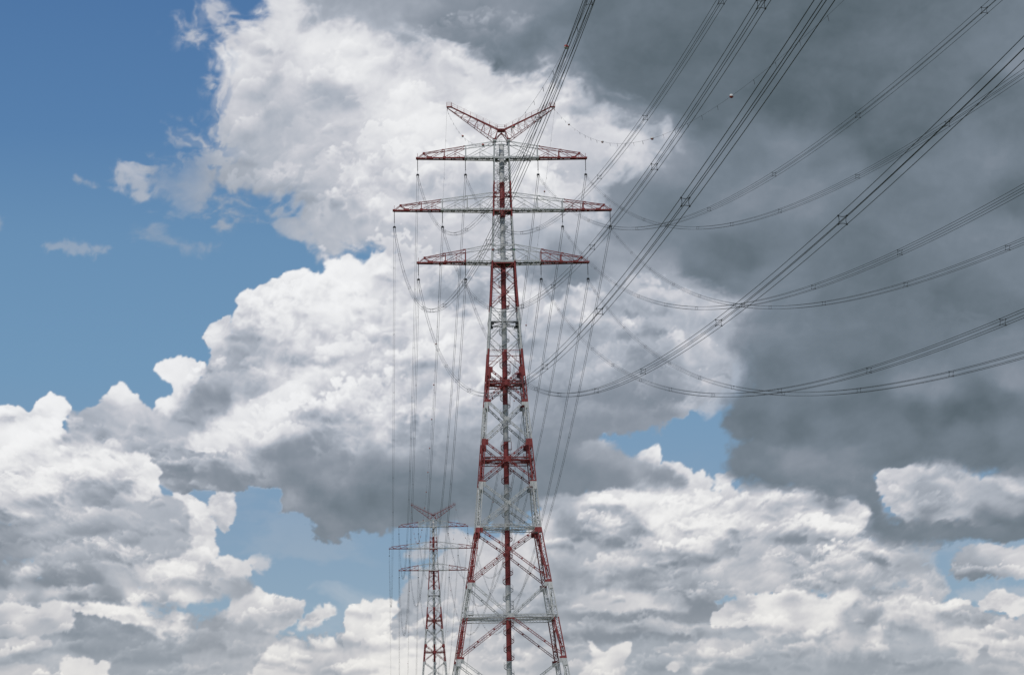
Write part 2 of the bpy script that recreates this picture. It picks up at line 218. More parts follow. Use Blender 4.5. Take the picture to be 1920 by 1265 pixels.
dict(p=[(1240,1250),(1262,1240),(1285,1240),(1280,1252),(1250,1262)], amp=4, soft=5, tex=8, L=[(1265,1246,225)]),
dict(p=[(1295,1245),(1320,1243),(1335,1245),(1325,1256),(1305,1262)], amp=4, soft=4, tex=8, L=[(1315,1250,228)]),
dict(p=[(1330,1163),(1345,1140),(1362,1128),(1380,1112),(1440,1106),(1500,1106),(1590,1108),(1611,1118),(1608,1130),(1585,1140),(1580,1170),(1562,1195),(1520,1205),(1480,1190),(1440,1188),(1400,1170),(1370,1175)], amp=7, soft=4, tex=13, L=[(1350,1150,222),(1365,1135,212),(1400,1125,195),(1440,1115,228),(1450,1140,226),(1425,1160,225),(1490,1130,212),(1500,1160,210),(1540,1120,235),(1560,1145,234),(1530,1175,230),(1470,1185,218),(1440,1150,235)]),
dict(p=[(1580,1180),(1580,1150),(1600,1135),(1620,1118),(1645,1112),(1655,1125),(1645,1150),(1640,1180),(1600,1185)], amp=6, soft=5, tex=12, L=[(1620,1130,205),(1600,1160,190),(1635,1160,140)]),
dict(p=[(1650,1182),(1648,1150),(1652,1122),(1675,1106),(1700,1096),(1725,1092),(1745,1102),(1755,1122),(1758,1138),(1790,1125),(1820,1128),(1855,1145),(1870,1162),(1862,1178),(1800,1182),(1720,1183)], amp=6, soft=3, tex=12, L=[(1680,1115,195),(1720,1105,228),(1740,1125,222),(1675,1160,225),(1720,1150,222),(1750,1150,220),(1790,1135,185),(1780,1160,180),(1800,1160,200),(1840,1150,190),(1850,1172,150),(1700,1176,185)]),
dict(p=[(1560,1195),(1590,1185),(1645,1182),(1665,1200),(1640,1225),(1560,1235),(1480,1230),(1440,1210),(1500,1215)], amp=7, soft=6, tex=12, L=[(1600,1190,165),(1570,1205,215),(1540,1215,200),(1600,1215,195),(1650,1195,222),(1480,1225,190)]),
dict(p=[(1755,1140),(1770,1125),(1790,1122),(1820,1128),(1830,1138),(1790,1140)], amp=3, soft=3, tex=7, L=[(1780,1128,230),(1820,1134,222)]),
dict(p=[(1832,1140),(1840,1120),(1855,1108),(1872,1102),(1890,1108),(1905,1118),(1940,1122),(1990,1150),(1900,1150),(1850,1145)], amp=4, soft=2.5, tex=9, L=[(1870,1115,234),(1900,1135,226),(1850,1138,215)]),
dict(p=[(1760,1185),(1850,1180),(1900,1150),(2000,1140),(2000,1230),(1880,1230),(1830,1245),(1790,1225),(1760,1205)], amp=6, soft=6, tex=10, L=[(1800,1200,215),(1880,1190,212),(1910,1170,195),(1860,1210,212),(1910,1210,205)]),
dict(p=[(1828,1300),(1830,1235),(1838,1212),(1855,1210),(1863,1232),(1875,1225),(1890,1215),(1893,1198),(1905,1196),(1912,1212),(1960,1205),(1960,1300)], amp=5, soft=3, tex=11, L=[(1845,1220,165),(1850,1250,165),(1900,1205,205),(1890,1240,200),(1910,1250,195),(1870,1245,175)]),
# right shelf clouds
dict(p=[(1362,822),(1420,815),(1500,815),(1700,820),(2200,850),(2200,900),(1840,892),(1650,885),(1640,905),(1650,945),(1665,965),(1720,960),(2200,960),(2200,1015),(1850,1014),(1790,1016),(1745,1022),(1700,1024),(1665,1033),(1645,1015),(1630,985),(1632,950),(1600,925),(1560,930),(1520,925),(1480,918),(1440,912),(1400,905),(1365,888)],
 amp=7, soft=14, tex=6, band=3, bil=8, L=[(1400,850,128),(1400,890,122),(1450,900,125),(1500,860,140),(1480,900,132),(1550,905,132),(1600,890,138),(1620,920,135),(1600,930,138),(1630,960,122),(1640,990,126),(1700,990,130),(1720,975,130),(1800,985,124),(1850,1000,126),(1920,990,118),(1760,1010,134),(1700,1015,136),(1700,860,120),(1850,870,112)]),
dict(p=[(1640,890),(1652,880),(1690,870),(1740,865),(1785,868),(1810,878),(1830,886),(1870,880),(1920,884),(2200,900),(2200,985),(1850,985),(1770,978),(1715,968),(1690,965),(1665,950),(1650,935),(1638,912)], amp=11, soft=6, tex=11, L=[(1655,895,212),(1700,885,212),(1745,875,222),(1665,930,215),(1690,950,195),(1680,915,205),(1730,905,165),(1720,930,160),(1700,935,200),(1770,895,200),(1800,905,195),(1850,900,205),(1900,905,208),(1790,950,198),(1775,965,190),(1755,945,165),(1830,940,180),(1900,940,165),(1850,965,130),(1920,970,115),(1880,975,112),(1740,970,135)]),
dict(p=[(1640,1020),(1700,1035),(1745,1045),(1765,1062),(1770,1090),(1775,1110),(1740,1120),(1680,1110),(1640,1080)], amp=9, soft=14, tex=9, a=.92, L=[(1700,1050,185),(1740,1080,190),(1680,1090,178)]),
dict(p=[(1760,1118),(1850,1096),(1930,1095),(2100,1100),(2100,1130),(1850,1135)], amp=10, soft=26, tex=6, wisp=.5, a=.45, L=[(1850,1115,200)]),
dict(p=[(1778,1086),(1782,1060),(1795,1032),(1830,1020),(1860,1014),(1885,1018),(1940,1018),(2200,1030),(2200,1085),(1900,1080),(1830,1088)], amp=12, soft=9, tex=10, L=[(1815,1035,178),(1850,1025,215),(1900,1040,215),(1820,1060,160),(1810,1080,150),(1870,1055,185),(1880,1075,180),(1850,1084,130),(1920,1070,215)]),
# dark deck, right, above the blue gap
dict(p=[(1398,585),(1388,610),(1376,635),(1374,655),(1388,678),(1392,700),(1382,728),(1362,748),(1350,775),(1354,808),(1375,832),(1430,828),(1470,838),(1520,842),(1600,870),(1660,880),(1700,868),(1800,868),(1830,885),(2300,880),(2300,500),(1500,500)], amp=9, soft=20, tex=4, band=3, bil=8, L=[(1400,620,140),(1420,650,125),(1410,700,118),(1380,760,118),(1375,810,120),(1400,800,110),(1480,590,128),(1450,680,108),(1500,620,118),(1550,640,112),(1600,680,112),(1550,720,132),(1470,770,128),(1500,800,108),(1450,820,118),(1550,790,125),(1600,820,108),(1580,765,112),(1650,760,108),(1700,720,140),(1760,730,140),(1720,780,95),(1800,780,90),(1850,770,92),(1900,720,145),(1880,760,100),(1700,810,115),(1800,820,118),(1750,850,112),(1850,850,112),(1900,820,125),(1700,600,118),(1750,620,120),(1820,610,122),(1900,640,138),(1880,590,108),(1600,560,115),(1700,560,112),(1650,640,112),(1500,850,140),(1600,850,135)]),
# dark overhead deck
dict(p=[(560,-300),(558,0),(572,22),(548,38),(560,60),(600,66),(640,55),(668,50),(700,66),(740,84),(772,98),(800,102),(830,100),(860,110),(900,128),(930,150),(970,148),(1010,142),(1050,148),(1085,165),(1108,195),(1140,215),(1180,232),(1215,232),(1228,262),(1212,292),(1160,308),(1130,325),(1105,352),(1102,392),(1125,425),(1140,470),(1190,500),(1240,525),(1290,548),(1340,565),(1400,580),(1450,600),(2300,640),(2300,-300)],
 amp=26, soft=95, tex=6, wisp=.6, bil=9, L=[(600,30,150),(640,45,148),(700,30,160),(700,65,160),(780,20,165),(750,70,158),(830,60,140),(850,90,135),(900,30,150),(920,60,135),(930,110,108),(960,40,150),(980,20,140),(1000,80,112),(1100,60,112),(1100,140,106),(1170,200,108),(1200,150,102),(1300,100,104),(1300,220,104),(1400,60,106),(1500,150,100),(1600,150,100),(1550,60,100),(1700,150,102),(1480,200,92),(1600,220,92),(1700,220,96),(1700,60,108),(1880,90,122),(1905,105,142),(1850,170,104),(1900,220,118),(1470,290,135),(1560,290,120),(1650,270,102),(1600,330,132),(1750,320,132),(1850,300,132),(1400,300,125),(1400,350,138),(1300,330,132),(1200,320,140),(1160,360,140),(1130,380,135),(1350,400,135),(1500,380,142),(1900,380,104),(1890,430,130),(1350,460,104),(1400,480,102),(1300,500,118),(1320,520,112),(1500,450,118),(1250,450,128),(1240,400,118),(1190,440,140),(1200,480,160),(1260,510,165),(1280,540,165),(1440,510,128),(1380,540,125),(1400,570,150),(1600,450,112),(1700,400,122),(1800,550,102),(1700,600,118),(1550,560,112),(1640,510,110),(1750,480,120),(1780,450,130),(1900,480,122),(1500,560,130),(1480,590,128)]),
# --- thin stuff over the blue
dict(p=[(326,38),(345,12),(380,-5),(425,-10),(430,25),(475,38),(455,80),(420,85),(400,70),(380,80),(350,78),(335,60)], amp=30, soft=34, tex=8, wisp=1, a=.8, L=[(400,40,200)]),
dict(p=[(322,232),(330,205),(350,210),(345,240),(375,262),(360,272),(325,262)], amp=22, soft=28, tex=5, wisp=1, a=.5, L=[(340,240,182)]),
dict(p=[(202,325),(215,300),(240,306),(262,312),(272,305),(275,322),(284,345),(270,378),(250,382),(240,360),(222,358),(200,345)], amp=12, soft=16, tex=9, wisp=.9, a=.78, L=[(240,325,206),(265,355,190),(220,330,192)]),
dict(p=[(262,330),(290,312),(340,296),(400,285),(430,340),(480,372),(560,392),(585,440),(540,420),(470,405),(400,402),(330,392),(285,372)], amp=26, soft=34, tex=6, wisp=1, a=.75, L=[(300,340,178),(400,370,178),(520,400,180)]),
dict(p=[(372,150),(385,110),(400,100),(420,200),(415,260),(370,275),(380,230),(378,190)], amp=22, soft=28, tex=6, wisp=1, a=.7, L=[(395,180,195)]),
dict(p=[(130,342),(145,336),(165,338),(188,345),(180,352),(150,347)], amp=7, soft=9, tex=5, wisp=.9, a=.6, L=[(160,342,180)]),
dict(p=[(78,462),(85,450),(130,448),(180,450),(208,464),(195,471),(120,472)], amp=6, soft=11, tex=5, wisp=.8, a=.5, L=[(140,460,180)]),
dict(p=[(245,438),(290,425),(320,440),(345,455),(385,450),(388,468),(350,478),(310,475),(285,455)], amp=16, soft=20, tex=5, wisp=1, a=.38, L=[(320,455,175)]),
dict(p=[(-30,405),(5,400),(14,425),(8,445),(-30,450)], amp=8, soft=14, tex=5, wisp=.8, a=.45, L=[(0,425,180)]),
dict(p=[(390,395),(440,380),(480,390),(540,395),(570,440),(540,430),(480,410),(420,412)], amp=22, soft=30, tex=5, wisp=1, a=.3, L=[(450,400,175)]),
dict(p=[(770,160),(776,155),(780,170),(776,178),(771,172)], amp=1, soft=4, tex=0, a=.0, L=[(775,165,150)]),
]

# x range, y range, how many, half width range, height/width, strength
STAMPS = [(330, 440, 930, 1060, 16, 12, 30, .8, 17), (-40, 140, 765, 860, 20, 16, 45, .8, 16), (-200, 2100, 1185, 1330, 110, 20, 55, .5, 26), (-200, 2100, 1085, 1200, 60, 25, 70, .5, 24), (-200, 2100, 1100, 1330, 130, 9, 24, .6, 20),
          (1040, 1720, 930, 1100, 44, 25, 80, .6, 27), (1040, 1720, 930, 1100, 70, 10, 28, .65, 22), (-100, 420, 830, 1090, 34, 35, 95, .6, 20), (-100, 420, 780, 1090, 70, 12, 35, .65, 18),
          (360, 1000, 520, 860, 36, 45, 110, .8, 20), (360, 1000, 510, 800, 100, 14, 40, .85, 17), (430, 1180, 60, 430, 26, 45, 110, .8, 14), (430, 1180, 40, 430, 90, 12, 36, .9, 14),
          (1640, 1930, 880, 960, 14, 20, 60, .6, 18), (1000, 1380, 560, 800, 26, 25, 80, .7, 17)]
# ---------------------------------------------------------------- cloud field (pure numpy) ----------------
def _lat(seed, n=256):
    return np.random.RandomState(seed).rand(n, n).astype(np.float32)
def vnoise(x, y, seed):
    L = _lat(seed)
    xi = np.floor(x).astype(int); yi = np.floor(y).astype(int)
    fx = (x - xi).astype(np.float32); fy = (y - yi).astype(np.float32)
    fx = fx*fx*fx*(fx*(fx*6-15)+10); fy = fy*fy*fy*(fy*(fy*6-15)+10)
    a = L[yi & 255, xi & 255]; b = L[yi & 255, (xi+1) & 255]
    c = L[(yi+1) & 255, xi & 255]; d = L[(yi+1) & 255, (xi+1) & 255]
    return ((a*(1-fx)+b*fx)*(1-fy) + (c*(1-fx)+d*fx)*fy)*2-1
def fbm(x, y, seed, octv=5, gain=.5):
    s = 0; a = 1; t = 0
    for o in range(octv):
        ca, sa = math.cos(.6*o), math.sin(.6*o)
        s = s + a*vnoise((x*ca-y*sa)*2.03**o+17*o, (x*sa+y*ca)*2.03**o+31*o, seed+o); t += a; a *= gain
    return s/t*1.6
def worley(x, y, seed):
    J1 = _lat(seed); J2 = _lat(seed+500)
    xi = np.floor(x).astype(int); yi = np.floor(y).astype(int)
    best = np.full(x.shape, 9., np.float32)
    for dj in (-1, 0, 1):
        for di in (-1, 0, 1):
            cx = xi+di; cy = yi+dj
            px = cx + J1[cy & 255, cx & 255]; py = cy + J2[cy & 255, cx & 255]
            best = np.minimum(best, (x-px)**2+(y-py)**2)
    return np.sqrt(best)
def puffs(x, y, seed, octv=4):
    s = 0; a = 1; t = 0
    for o in range(octv):
        w = worley(x*2.1**o+7*o, y*2.1**o+13*o, seed+o*3)
        s = s + a*np.maximum(0, 1-w*w*1.15); t += a; a *= .52
    return s/t
def sstep(t):
    t = np.clip(t, 0, 1); return t*t*(3-2*t)
def sdist(P, X, Y):
    P = np.asarray(P, float); Q = np.roll(P, -1, 0)
    best = np.full(X.shape, 1e9); ins = np.zeros(X.shape, bool)
    for (ax, ay), (bx, by) in zip(P, Q):
        dx, dy = bx-ax, by-ay
        t = np.clip(((X-ax)*dx+(Y-ay)*dy)/(dx*dx+dy*dy+1e-9), 0, 1)
        best = np.minimum(best, (X-ax-t*dx)**2+(Y-ay-t*dy)**2)
        if ay != by:
            ins ^= ((ay > Y) != (by > Y)) & (X < (bx-ax)*(Y-ay)/(by-ay)+ax)
    d = np.sqrt(best)
    return np.where(ins, d, -d)
def smooth_poly(P, it=1):
    P = np.asarray(P, float)
    for _ in range(it):
        Q = np.roll(P, -1, 0); n = np.empty((2*len(P), 2)); n[0::2] = P*.75+Q*.25; n[1::2] = P*.25+Q*.75; P = n
    return P
def bil(F, u0, v0, st, U, V):
    x = np.clip((U-u0)/st, 0, F.shape[1]-1.001); y = np.clip((V-v0)/st, 0, F.shape[0]-1.001)
    xi = x.astype(int); yi = y.astype(int); fx = x-xi; fy = y-yi
    return (F[yi, xi]*(1-fx)+F[yi, xi+1]*fx)*(1-fy)+(F[yi+1, xi]*(1-fx)+F[yi+1, xi+1]*fx)*fy

def cloud_field(u0, v0, nu, nv, st):
    """returns brightness 0..1 (display), cover 0..1 on a regular grid of sky directions"""
    U, V = np.meshgrid(u0+st*np.arange(nu), v0+st*np.arange(nv))
    U = U.astype(np.float32); V = V.astype(np.float32)
    cs = 10.; c0 = u0-40; c1 = v0-40
    cu, cv = np.meshgrid(np.arange(c0, u0+st*nu+60, cs), np.arange(c1, v0+st*nv+60, cs))
    # shared noises
    wx = fbm(U/150, V/120, 11, 5); wy = fbm(U/150, V/120, 41, 5)
    wf = fbm(U/34, V/34, 71, 4); wg = fbm(U/34, V/34, 91, 4)
    WU = U+wx*14+wf*5; WV = V+wy*11+wg*5
    vg = np.arange(-3000., 6000., 5.); pg = 1-.38*sstep((vg-650)/520)     # clouds look smaller towards the horizon
    VP = np.interp(V, vg, np.cumsum(5/pg)).astype(np.float32); UP = ((U-960)/(1-.38*sstep((V-650)/520))).astype(np.float32)
    P1 = puffs((UP+wx*20)/95, (VP+wy*20)/85, 201, 5)
    P2 = puffs((UP+wx*9)/42+9, (VP+wy*9)/37, 301, 4)
    P3 = puffs((UP+wf*6)/22+5, (VP+wg*6)/20, 351, 3)
    PU = (P1*.45+P2*.33+P3*.3)*.93
    PU = PU-PU.mean()+.42; P3 = P3-P3.mean()+.4
    def lit(sx, seed, ox, oy, oc):
        X = (UP+wx*22+wf*4)/sx; Y = (VP+wy*18+wg*4)/(sx*.88)
        return puffs(X+ox/sx, Y+oy/(sx*.88), seed, oc)-puffs(X, Y, seed, oc)
    relief = lit(120, 201, 11, 17, 2)*2.0 + lit(52, 301, 5, 8, 2)*1.5 + lit(22, 401, 2.5, 4, 2)*.9
    relief = np.tanh(relief*1.1)*.75+np.clip((P1-.42)*1.6,-.6,.6)*.6
    ero = fbm(UP/72+wx*.35+wf*.12, VP/64+wy*.3+wg*.12, 501, 7, .6)
    fine = fbm(U/20+wx*.6+wf*.3, V/20+wy*.6+wg*.3, 521, 5, .62)
    sel = sstep(fbm(U/170, V/130, 531, 3)*1.2+.45)      # where edges are frayed / soft
    big = fbm(U/190+wx*.3, V/105+wy*.3, 581, 5, .55); hole0 = fbm(U/60, V/40, 591, 4, .6)
    band = fbm(U/210+wx*.3, V/45+wy*.3, 551, 3, .45)
    relief -= relief.mean(); ero -= ero.mean()
    wisp = fbm((U+wx*50)/70, (V+wy*50)/45, 601, 6, .62); wisp -= wisp.mean()
    Lf = np.full(U.shape, 150., np.float32); A = np.zeros(U.shape, np.float32)
    for ly in LAYERS:
        P = smooth_poly(ly['p'], 1)
        amp = ly.get('amp', 9); soft = ly.get('soft', 5); tex = ly.get('tex', 10); tw = ly.get('wisp', 0)
        m = amp+soft+50
        x0, y0 = P.min(0)-m; x1, y1 = P.max(0)+m
        i0 = max(0, int((x0-u0)/st)); i1 = min(nu, int((x1-u0)/st)+2); j0 = max(0, int((y0-v0)/st)); j1 = min(nv, int((y1-v0)/st)+2)
        if i1 <= i0 or j1 <= j0: continue
        a0 = max(0, int((x0-c0)/cs)-2); a1 = int((x1-c0)/cs)+4; b0 = max(0, int((y0-c1)/cs)-2); b1 = int((y1-c1)/cs)+4
        CU = cu[b0:b1, a0:a1]; CV = cv[b0:b1, a0:a1]
        sd = sdist(P, CU, CV)
        pts = np.array(ly['L'], float)
        num = 0; den = 0
        for (x, y, l) in pts:
            w = 1/((CU-x)**2+(CV-y)**2*1.5+14**2)**1.7; num = num+w*l; den = den+w
        sh = num/den
        s = (slice(j0, j1), slice(i0, i1))
        o0, o1 = CU[0, 0], CV[0, 0]
        sdU = bil(sd, o0, o1, cs, U[s]+wf[s]*5+wx[s]*6, V[s]+wg[s]*5+wy[s]*5)
        shU = bil(sh, o0, o1, cs, WU[s], WV[s])
        n = (PU[s]-.42)*2.4*(1-tw) + ero[s]*(.3+.9*sel[s])*(1-tw) + wisp[s]*tw*1.3
        e = sdU+n*amp*1.25+fine[s]*(2.0+7.0*sel[s])+(P3[s]-.4)*5
        sf = soft*(.7+1.5*sel[s]) + A[s]*sel[s]*ly.get('seam', 26)
        al = sstep(e/sf+.5)*ly.get('a', 1)
        if tw > 0: al = al*sstep((e/(amp*2+1))+.35)
        L = shU + tex*1.1*(.28+.72*sstep((shU-125)/65))*(1-.35*sstep((V[s]-900)/250))*(relief[s]*(1-tw)+.75*ero[s]+.3*fine[s]+tw*wisp[s]*.8) + ly.get('band', 0)*band[s]
        if ly.get('bil'): L = L+ly['bil']*big[s]+ly['bil']*.5*(relief[s]*.6+ero[s]*.4)
        rim = ly.get('rim', 0)
        if rim: L = L+rim*np.exp(-np.maximum(e, 0)/ly.get('rw', 14))
        Lf[s] = np.where(A[s]+al > 1e-4, (Lf[s]*A[s]*(1-al)+L*al)/np.maximum(A[s]*(1-al)+al, 1e-4), L)
        A[s] = A[s]*(1-al)+al
    A = A*(1-(.62-.25*hole0)*sstep((430-U)/110)*sstep((U-284)/16)*sstep((V-255)/40)*sstep((420-V)/20))
    hole = fbm(U/26+wx, V/34+wy, 571, 4, .6)        # thin ragged margin of the upper cloud
    A = A*(1-.75*sstep((hole-.12)/.4)*sstep((470-U)/90)*sstep((360-V)/60)*sstep((V+40)/40))
    Lf = Lf-9*sstep((780-U)/150)*sstep((V-110)/80)*sstep((500-V)/60)*sstep((Lf-150)/50)
    Lf = Lf-3*sstep((U-960)/200)*sstep((V-860)/80)*sstep((Lf-150)/60)-0*sstep((V-900)/200)*sstep((Lf-150)/60)
    # heaps piled in front of one another: crisp sunlit crown, shaded foot, relative to what lies behind
    rs = np.random.RandomState(12)
    st_ = []
    for (xa, xb, ya, yb, n, w0, w1, asp, dd) in STAMPS:
        for _ in range(n):
            t = rs.rand(); y = ya+(yb-ya)*t
            st_.append((rs.uniform(xa, xb), y, rs.uniform(w0, w1), asp*rs.uniform(.8, 1.25), dd*rs.uniform(.7, 1.45), rs.uniform(-.35, .35)))
    st_.sort(key=lambda q: q[1]); L0 = Lf.copy()
    for (x, y, wd, asp, dd, tilt) in st_:
        hh = wd*asp; m = wd*1.5
        i0 = max(0, int((x-m-u0)/st)); i1 = min(nu, int((x+m-u0)/st)+1); j0 = max(0, int((y-hh*1.9-v0)/st)); j1 = min(nv, int((y+hh*1.2-v0)/st)+1)
        if i1 <= i0 or j1 <= j0: continue
        s = (slice(j0, j1), slice(i0, i1))
        dx = (U[s]-x+wf[s]*4)/wd; dy = (V[s]-y+wg[s]*4)/hh+dx*tilt
        q = np.sqrt(dx*dx+dy*dy+1e-6)
        e = (1-q)*hh+(PU[s]-.42)*hh*1.6+(P3[s]-.4)*(hh*.3+4)+fine[s]*4
        al = sstep(e/(3+9*sel[s]*min(1, hh/40))+.5)*(1-sstep((dy+.15)/.8))*sstep((A[s]-.55)/.4)*sstep((Lf[s]-118)/45)
        tt = np.clip((dy+1)/1.2, 0, 1)
        edge = np.exp(-np.maximum(e, 0)/(hh*.28))
        Lf[s] += al*dd*((.75-1.5*tt)-.22*dx+edge*.55-.24)
    kb = max(1, int(round(22/st))); nb, mb = nv//kb, nu//kb            # keep the broad brightness as laid out
    D = ((L0-Lf)*(A > .4))[:nb*kb, :mb*kb].reshape(nb, kb, mb, kb).mean((1, 3))
    for _ in range(3):
        Dp = np.pad(D, 1, 'edge'); D = (Dp[1:-1, 1:-1]*2+Dp[:-2, 1:-1]+Dp[2:, 1:-1]+Dp[1:-1, :-2]+Dp[1:-1, 2:])/6
    Lf = Lf+.85*bil(D, u0+st*(kb-1)/2, v0+st*(kb-1)/2, st*kb, U, V)
    kz = .38*sstep((V-1000)/330); Lf = Lf+(186-Lf)*kz*np.where(Lf < 186, 1.15, .35)
    veil = sstep(fbm(U/190+wx*.4, V/60+wy*.4, 811, 5, .6)*.9+.45)*(.25*sstep((V-780)/300))
    Lf = np.where(A < veil, Lf*.3+205*.7, Lf); A = np.maximum(A, veil)
    Lf = Lf+.16*np.maximum(Lf-188, 0)
    Lf = np.where(Lf > 222, 222+28*np.tanh((Lf-222)/34), Lf)
    return Lf/255., A
# ------------------------------------------------------------------ sky: a far dome carrying the cloud field
def build_sky():
    ang = lambda lo, hi, st: list(np.arange(lo, hi, st))
    az = np.radians(np.array(ang(-180, -24, 2.0)+ang(-24, -13.6, .12)+ang(-13.6, 13.9, STEP)+ang(13.9, 24, .12)+ang(24, 180.1, 2.0)))
    el = np.radians(np.array(ang(-3, 1.4, .2)+ang(1.4, 19.4, STEP)+ang(19.4, 26, .12)+ang(26, 47.1, 1.0)))
    AZ, EL = np.meshgrid(az, el)
    D = np.stack([np.sin(AZ)*np.cos(EL), np.cos(AZ)*np.cos(EL), np.sin(EL)], -1)
    z = D@_fw; zz = np.maximum(z, .2)
    U = 960+F_PX*(D@_r)/zz; V = 632.5-F_PX*(D@_u)/zz
    u0, v0, st = -420., -420., 2.0
    L, A = cloud_field(u0, v0, int(2780/st), int(2140/st), st)
    Ls = bil(L, u0, v0, st, U, V); As = bil(A, u0, v0, st, U, V)
    # beyond the field: broken grey-white cloud of the same kind
    X = (AZ*F_PX).astype(np.float32); Y = (-EL*F_PX*1.3).astype(np.float32)
    g1 = fbm(X/420, Y/330, 801, 6); g2 = fbm(X/260, Y/200, 841, 5)
    Ag = sstep(g1*2.2+.75); Lg = .62+.2*g2+.06*g1
    out = np.maximum(np.maximum(-U-60, U-1980), np.maximum(-V-60, V-1400)); k = sstep(out/260); k = np.where(z < .2, 1, k)
    Ls = Ls*(1-k)+Lg*k; As = As*(1-k)+Ag*k
    P = CAM+D*16000.
    nr, nc = AZ.shape
    me = bpy.data.meshes.new('sky'); nv = nr*nc
    me.vertices.add(nv); me.vertices.foreach_set('co', P.astype(np.float32).ravel())
    idx = np.arange(nv).reshape(nr, nc)
    q = np.stack([idx[:-1, :-1], idx[1:, :-1], idx[1:, 1:], idx[:-1, 1:]], -1).reshape(-1, 4)   # facing inwards
    me.loops.add(q.size); me.loops.foreach_set('vertex_index', q.ravel().astype(np.int32))
    me.polygons.add(len(q)); me.polygons.foreach_set('loop_start', np.arange(0, q.size, 4, dtype=np.int32))
    me.update(calc_edges=True)
    for nm, F in (('cloud_shade', Ls), ('cloud_cover', As)):
        at = me.attributes.new(nm, 'FLOAT', 'POINT'); at.data.foreach_set('value', F.astype(np.float32).ravel())
    m = bpy.data.materials.new('sky_with_clouds'); m.use_nodes = True; nt = m.node_tree; N = nt.nodes; K = nt.links; N.clear()
    def lin(c): return tuple((x/12.92 if x <= .04045 else ((x+.055)/1.055)**2.4) for x in c)
    def ramp(stops):
        r = N.new('ShaderNodeValToRGB'); e = r.color_ramp.elements
        while len(e) < len(stops): e.new(.5)
        for i, (p, c) in enumerate(stops): e[i].position = p; e[i].color = lin([x/255 for x in c])+(1,)
        return r
    a1 = N.new('ShaderNodeAttribute'); a1.attribute_name = 'cloud_shade'; a2 = N.new('ShaderNodeAttribute'); a2.attribute_name = 'cloud_cover'
    geo = N.new('ShaderNodeNewGeometry'); sub = N.new('ShaderNodeVectorMath'); sub.operation = 'SUBTRACT'; sub.inputs[1].default_value = tuple(CAM)
    nrm = N.new('ShaderNodeVectorMath'); nrm.operation = 'NORMALIZE'; K.new(geo.outputs['Position'], sub.inputs[0]); K.new(sub.outputs[0], nrm.inputs[0])
    n1 = N.new('ShaderNodeTexNoise'); n1.inputs['Scale'].default_value = 150; n1.inputs['Detail'].default_value = 6; n1.inputs['Roughness'].default_value = .6
    K.new(nrm.outputs[0], n1.inputs['Vector'])
    ma = N.new('ShaderNodeMath'); ma.operation = 'MULTIPLY_ADD'; K.new(n1.outputs['Fac'], ma.inputs[0]); ma.inputs[1].default_value = .05; ma.inputs[2].default_value = -.025
    ad = N.new('ShaderNodeMath'); ad.operation = 'ADD'; K.new(a1.outputs['Fac'], ad.inputs[0]); K.new(ma.outputs[0], ad.inputs[1])
    cl = ramp(CLOUD_RAMP); K.new(ad.outputs[0], cl.inputs[0])
    sz = N.new('ShaderNodeSeparateXYZ'); K.new(nrm.outputs[0], sz.inputs[0])
    mr = N.new('ShaderNodeMapRange'); mr.inputs[1].default_value = math.sin(R(2.3)); mr.inputs[2].default_value = math.sin(R(18.3)); K.new(sz.outputs[2], mr.inputs[0])
    bl = ramp(BLUE_RAMP); K.new(mr.outputs[0], bl.inputs[0])
    # low cloud seen through more air: slightly creamy
    wr = N.new('ShaderNodeMapRange'); wr.inputs[1].default_value = math.sin(R(2.2)); wr.inputs[2].default_value = math.sin(R(8.5)); wr.inputs[3].default_value = .85; wr.inputs[4].default_value = 0; K.new(sz.outputs[2], wr.inputs[0])
    wm = N.new('ShaderNodeMix'); wm.data_type = 'RGBA'; wm.blend_type = 'MULTIPLY'; K.new(wr.outputs[0], wm.inputs[0]); K.new(cl.outputs[0], wm.inputs[6]); wm.inputs[7].default_value = (1, .972, .915, 1); cl = wm
    mx = N.new('ShaderNodeMix'); mx.data_type = 'RGBA'; K.new(a2.outputs['Fac'], mx.inputs[0]); K.new(bl.outputs[0], mx.inputs[6]); K.new(cl.outputs[2], mx.inputs[7])
    em = N.new('ShaderNodeEmission'); K.new(mx.outputs[2], em.inputs[0]); em.inputs[1].default_value = 1.0
    ou = N.new('ShaderNodeOutputMaterial'); K.new(em.outputs[0], ou.inputs[0])
    m.cycles.emission_sampling = 'NONE'
    me.materials.append(m)
    o = bpy.data.objects.new('sky', me); COL.objects.link(o); tag(o, kind='structure')
STEP = .026
CLOUD_RAMP = [(0, (60, 70, 76)), (.36, (88, 101, 110)), (.5, (118, 130, 142)), (.58, (138, 147, 159)), (.70, (173, 180, 191)), (.8, (202, 204, 211)), (.92, (232, 233, 235)), (1, (246, 247, 248))]
BLUE_RAMP = [(0, (152, 175, 191)), (.25, (129, 158, 185)), (.45, (114, 152, 185)), (.65, (104, 143, 180)), (.8, (88, 128, 172)), (1, (78, 117, 164))]
build_sky()

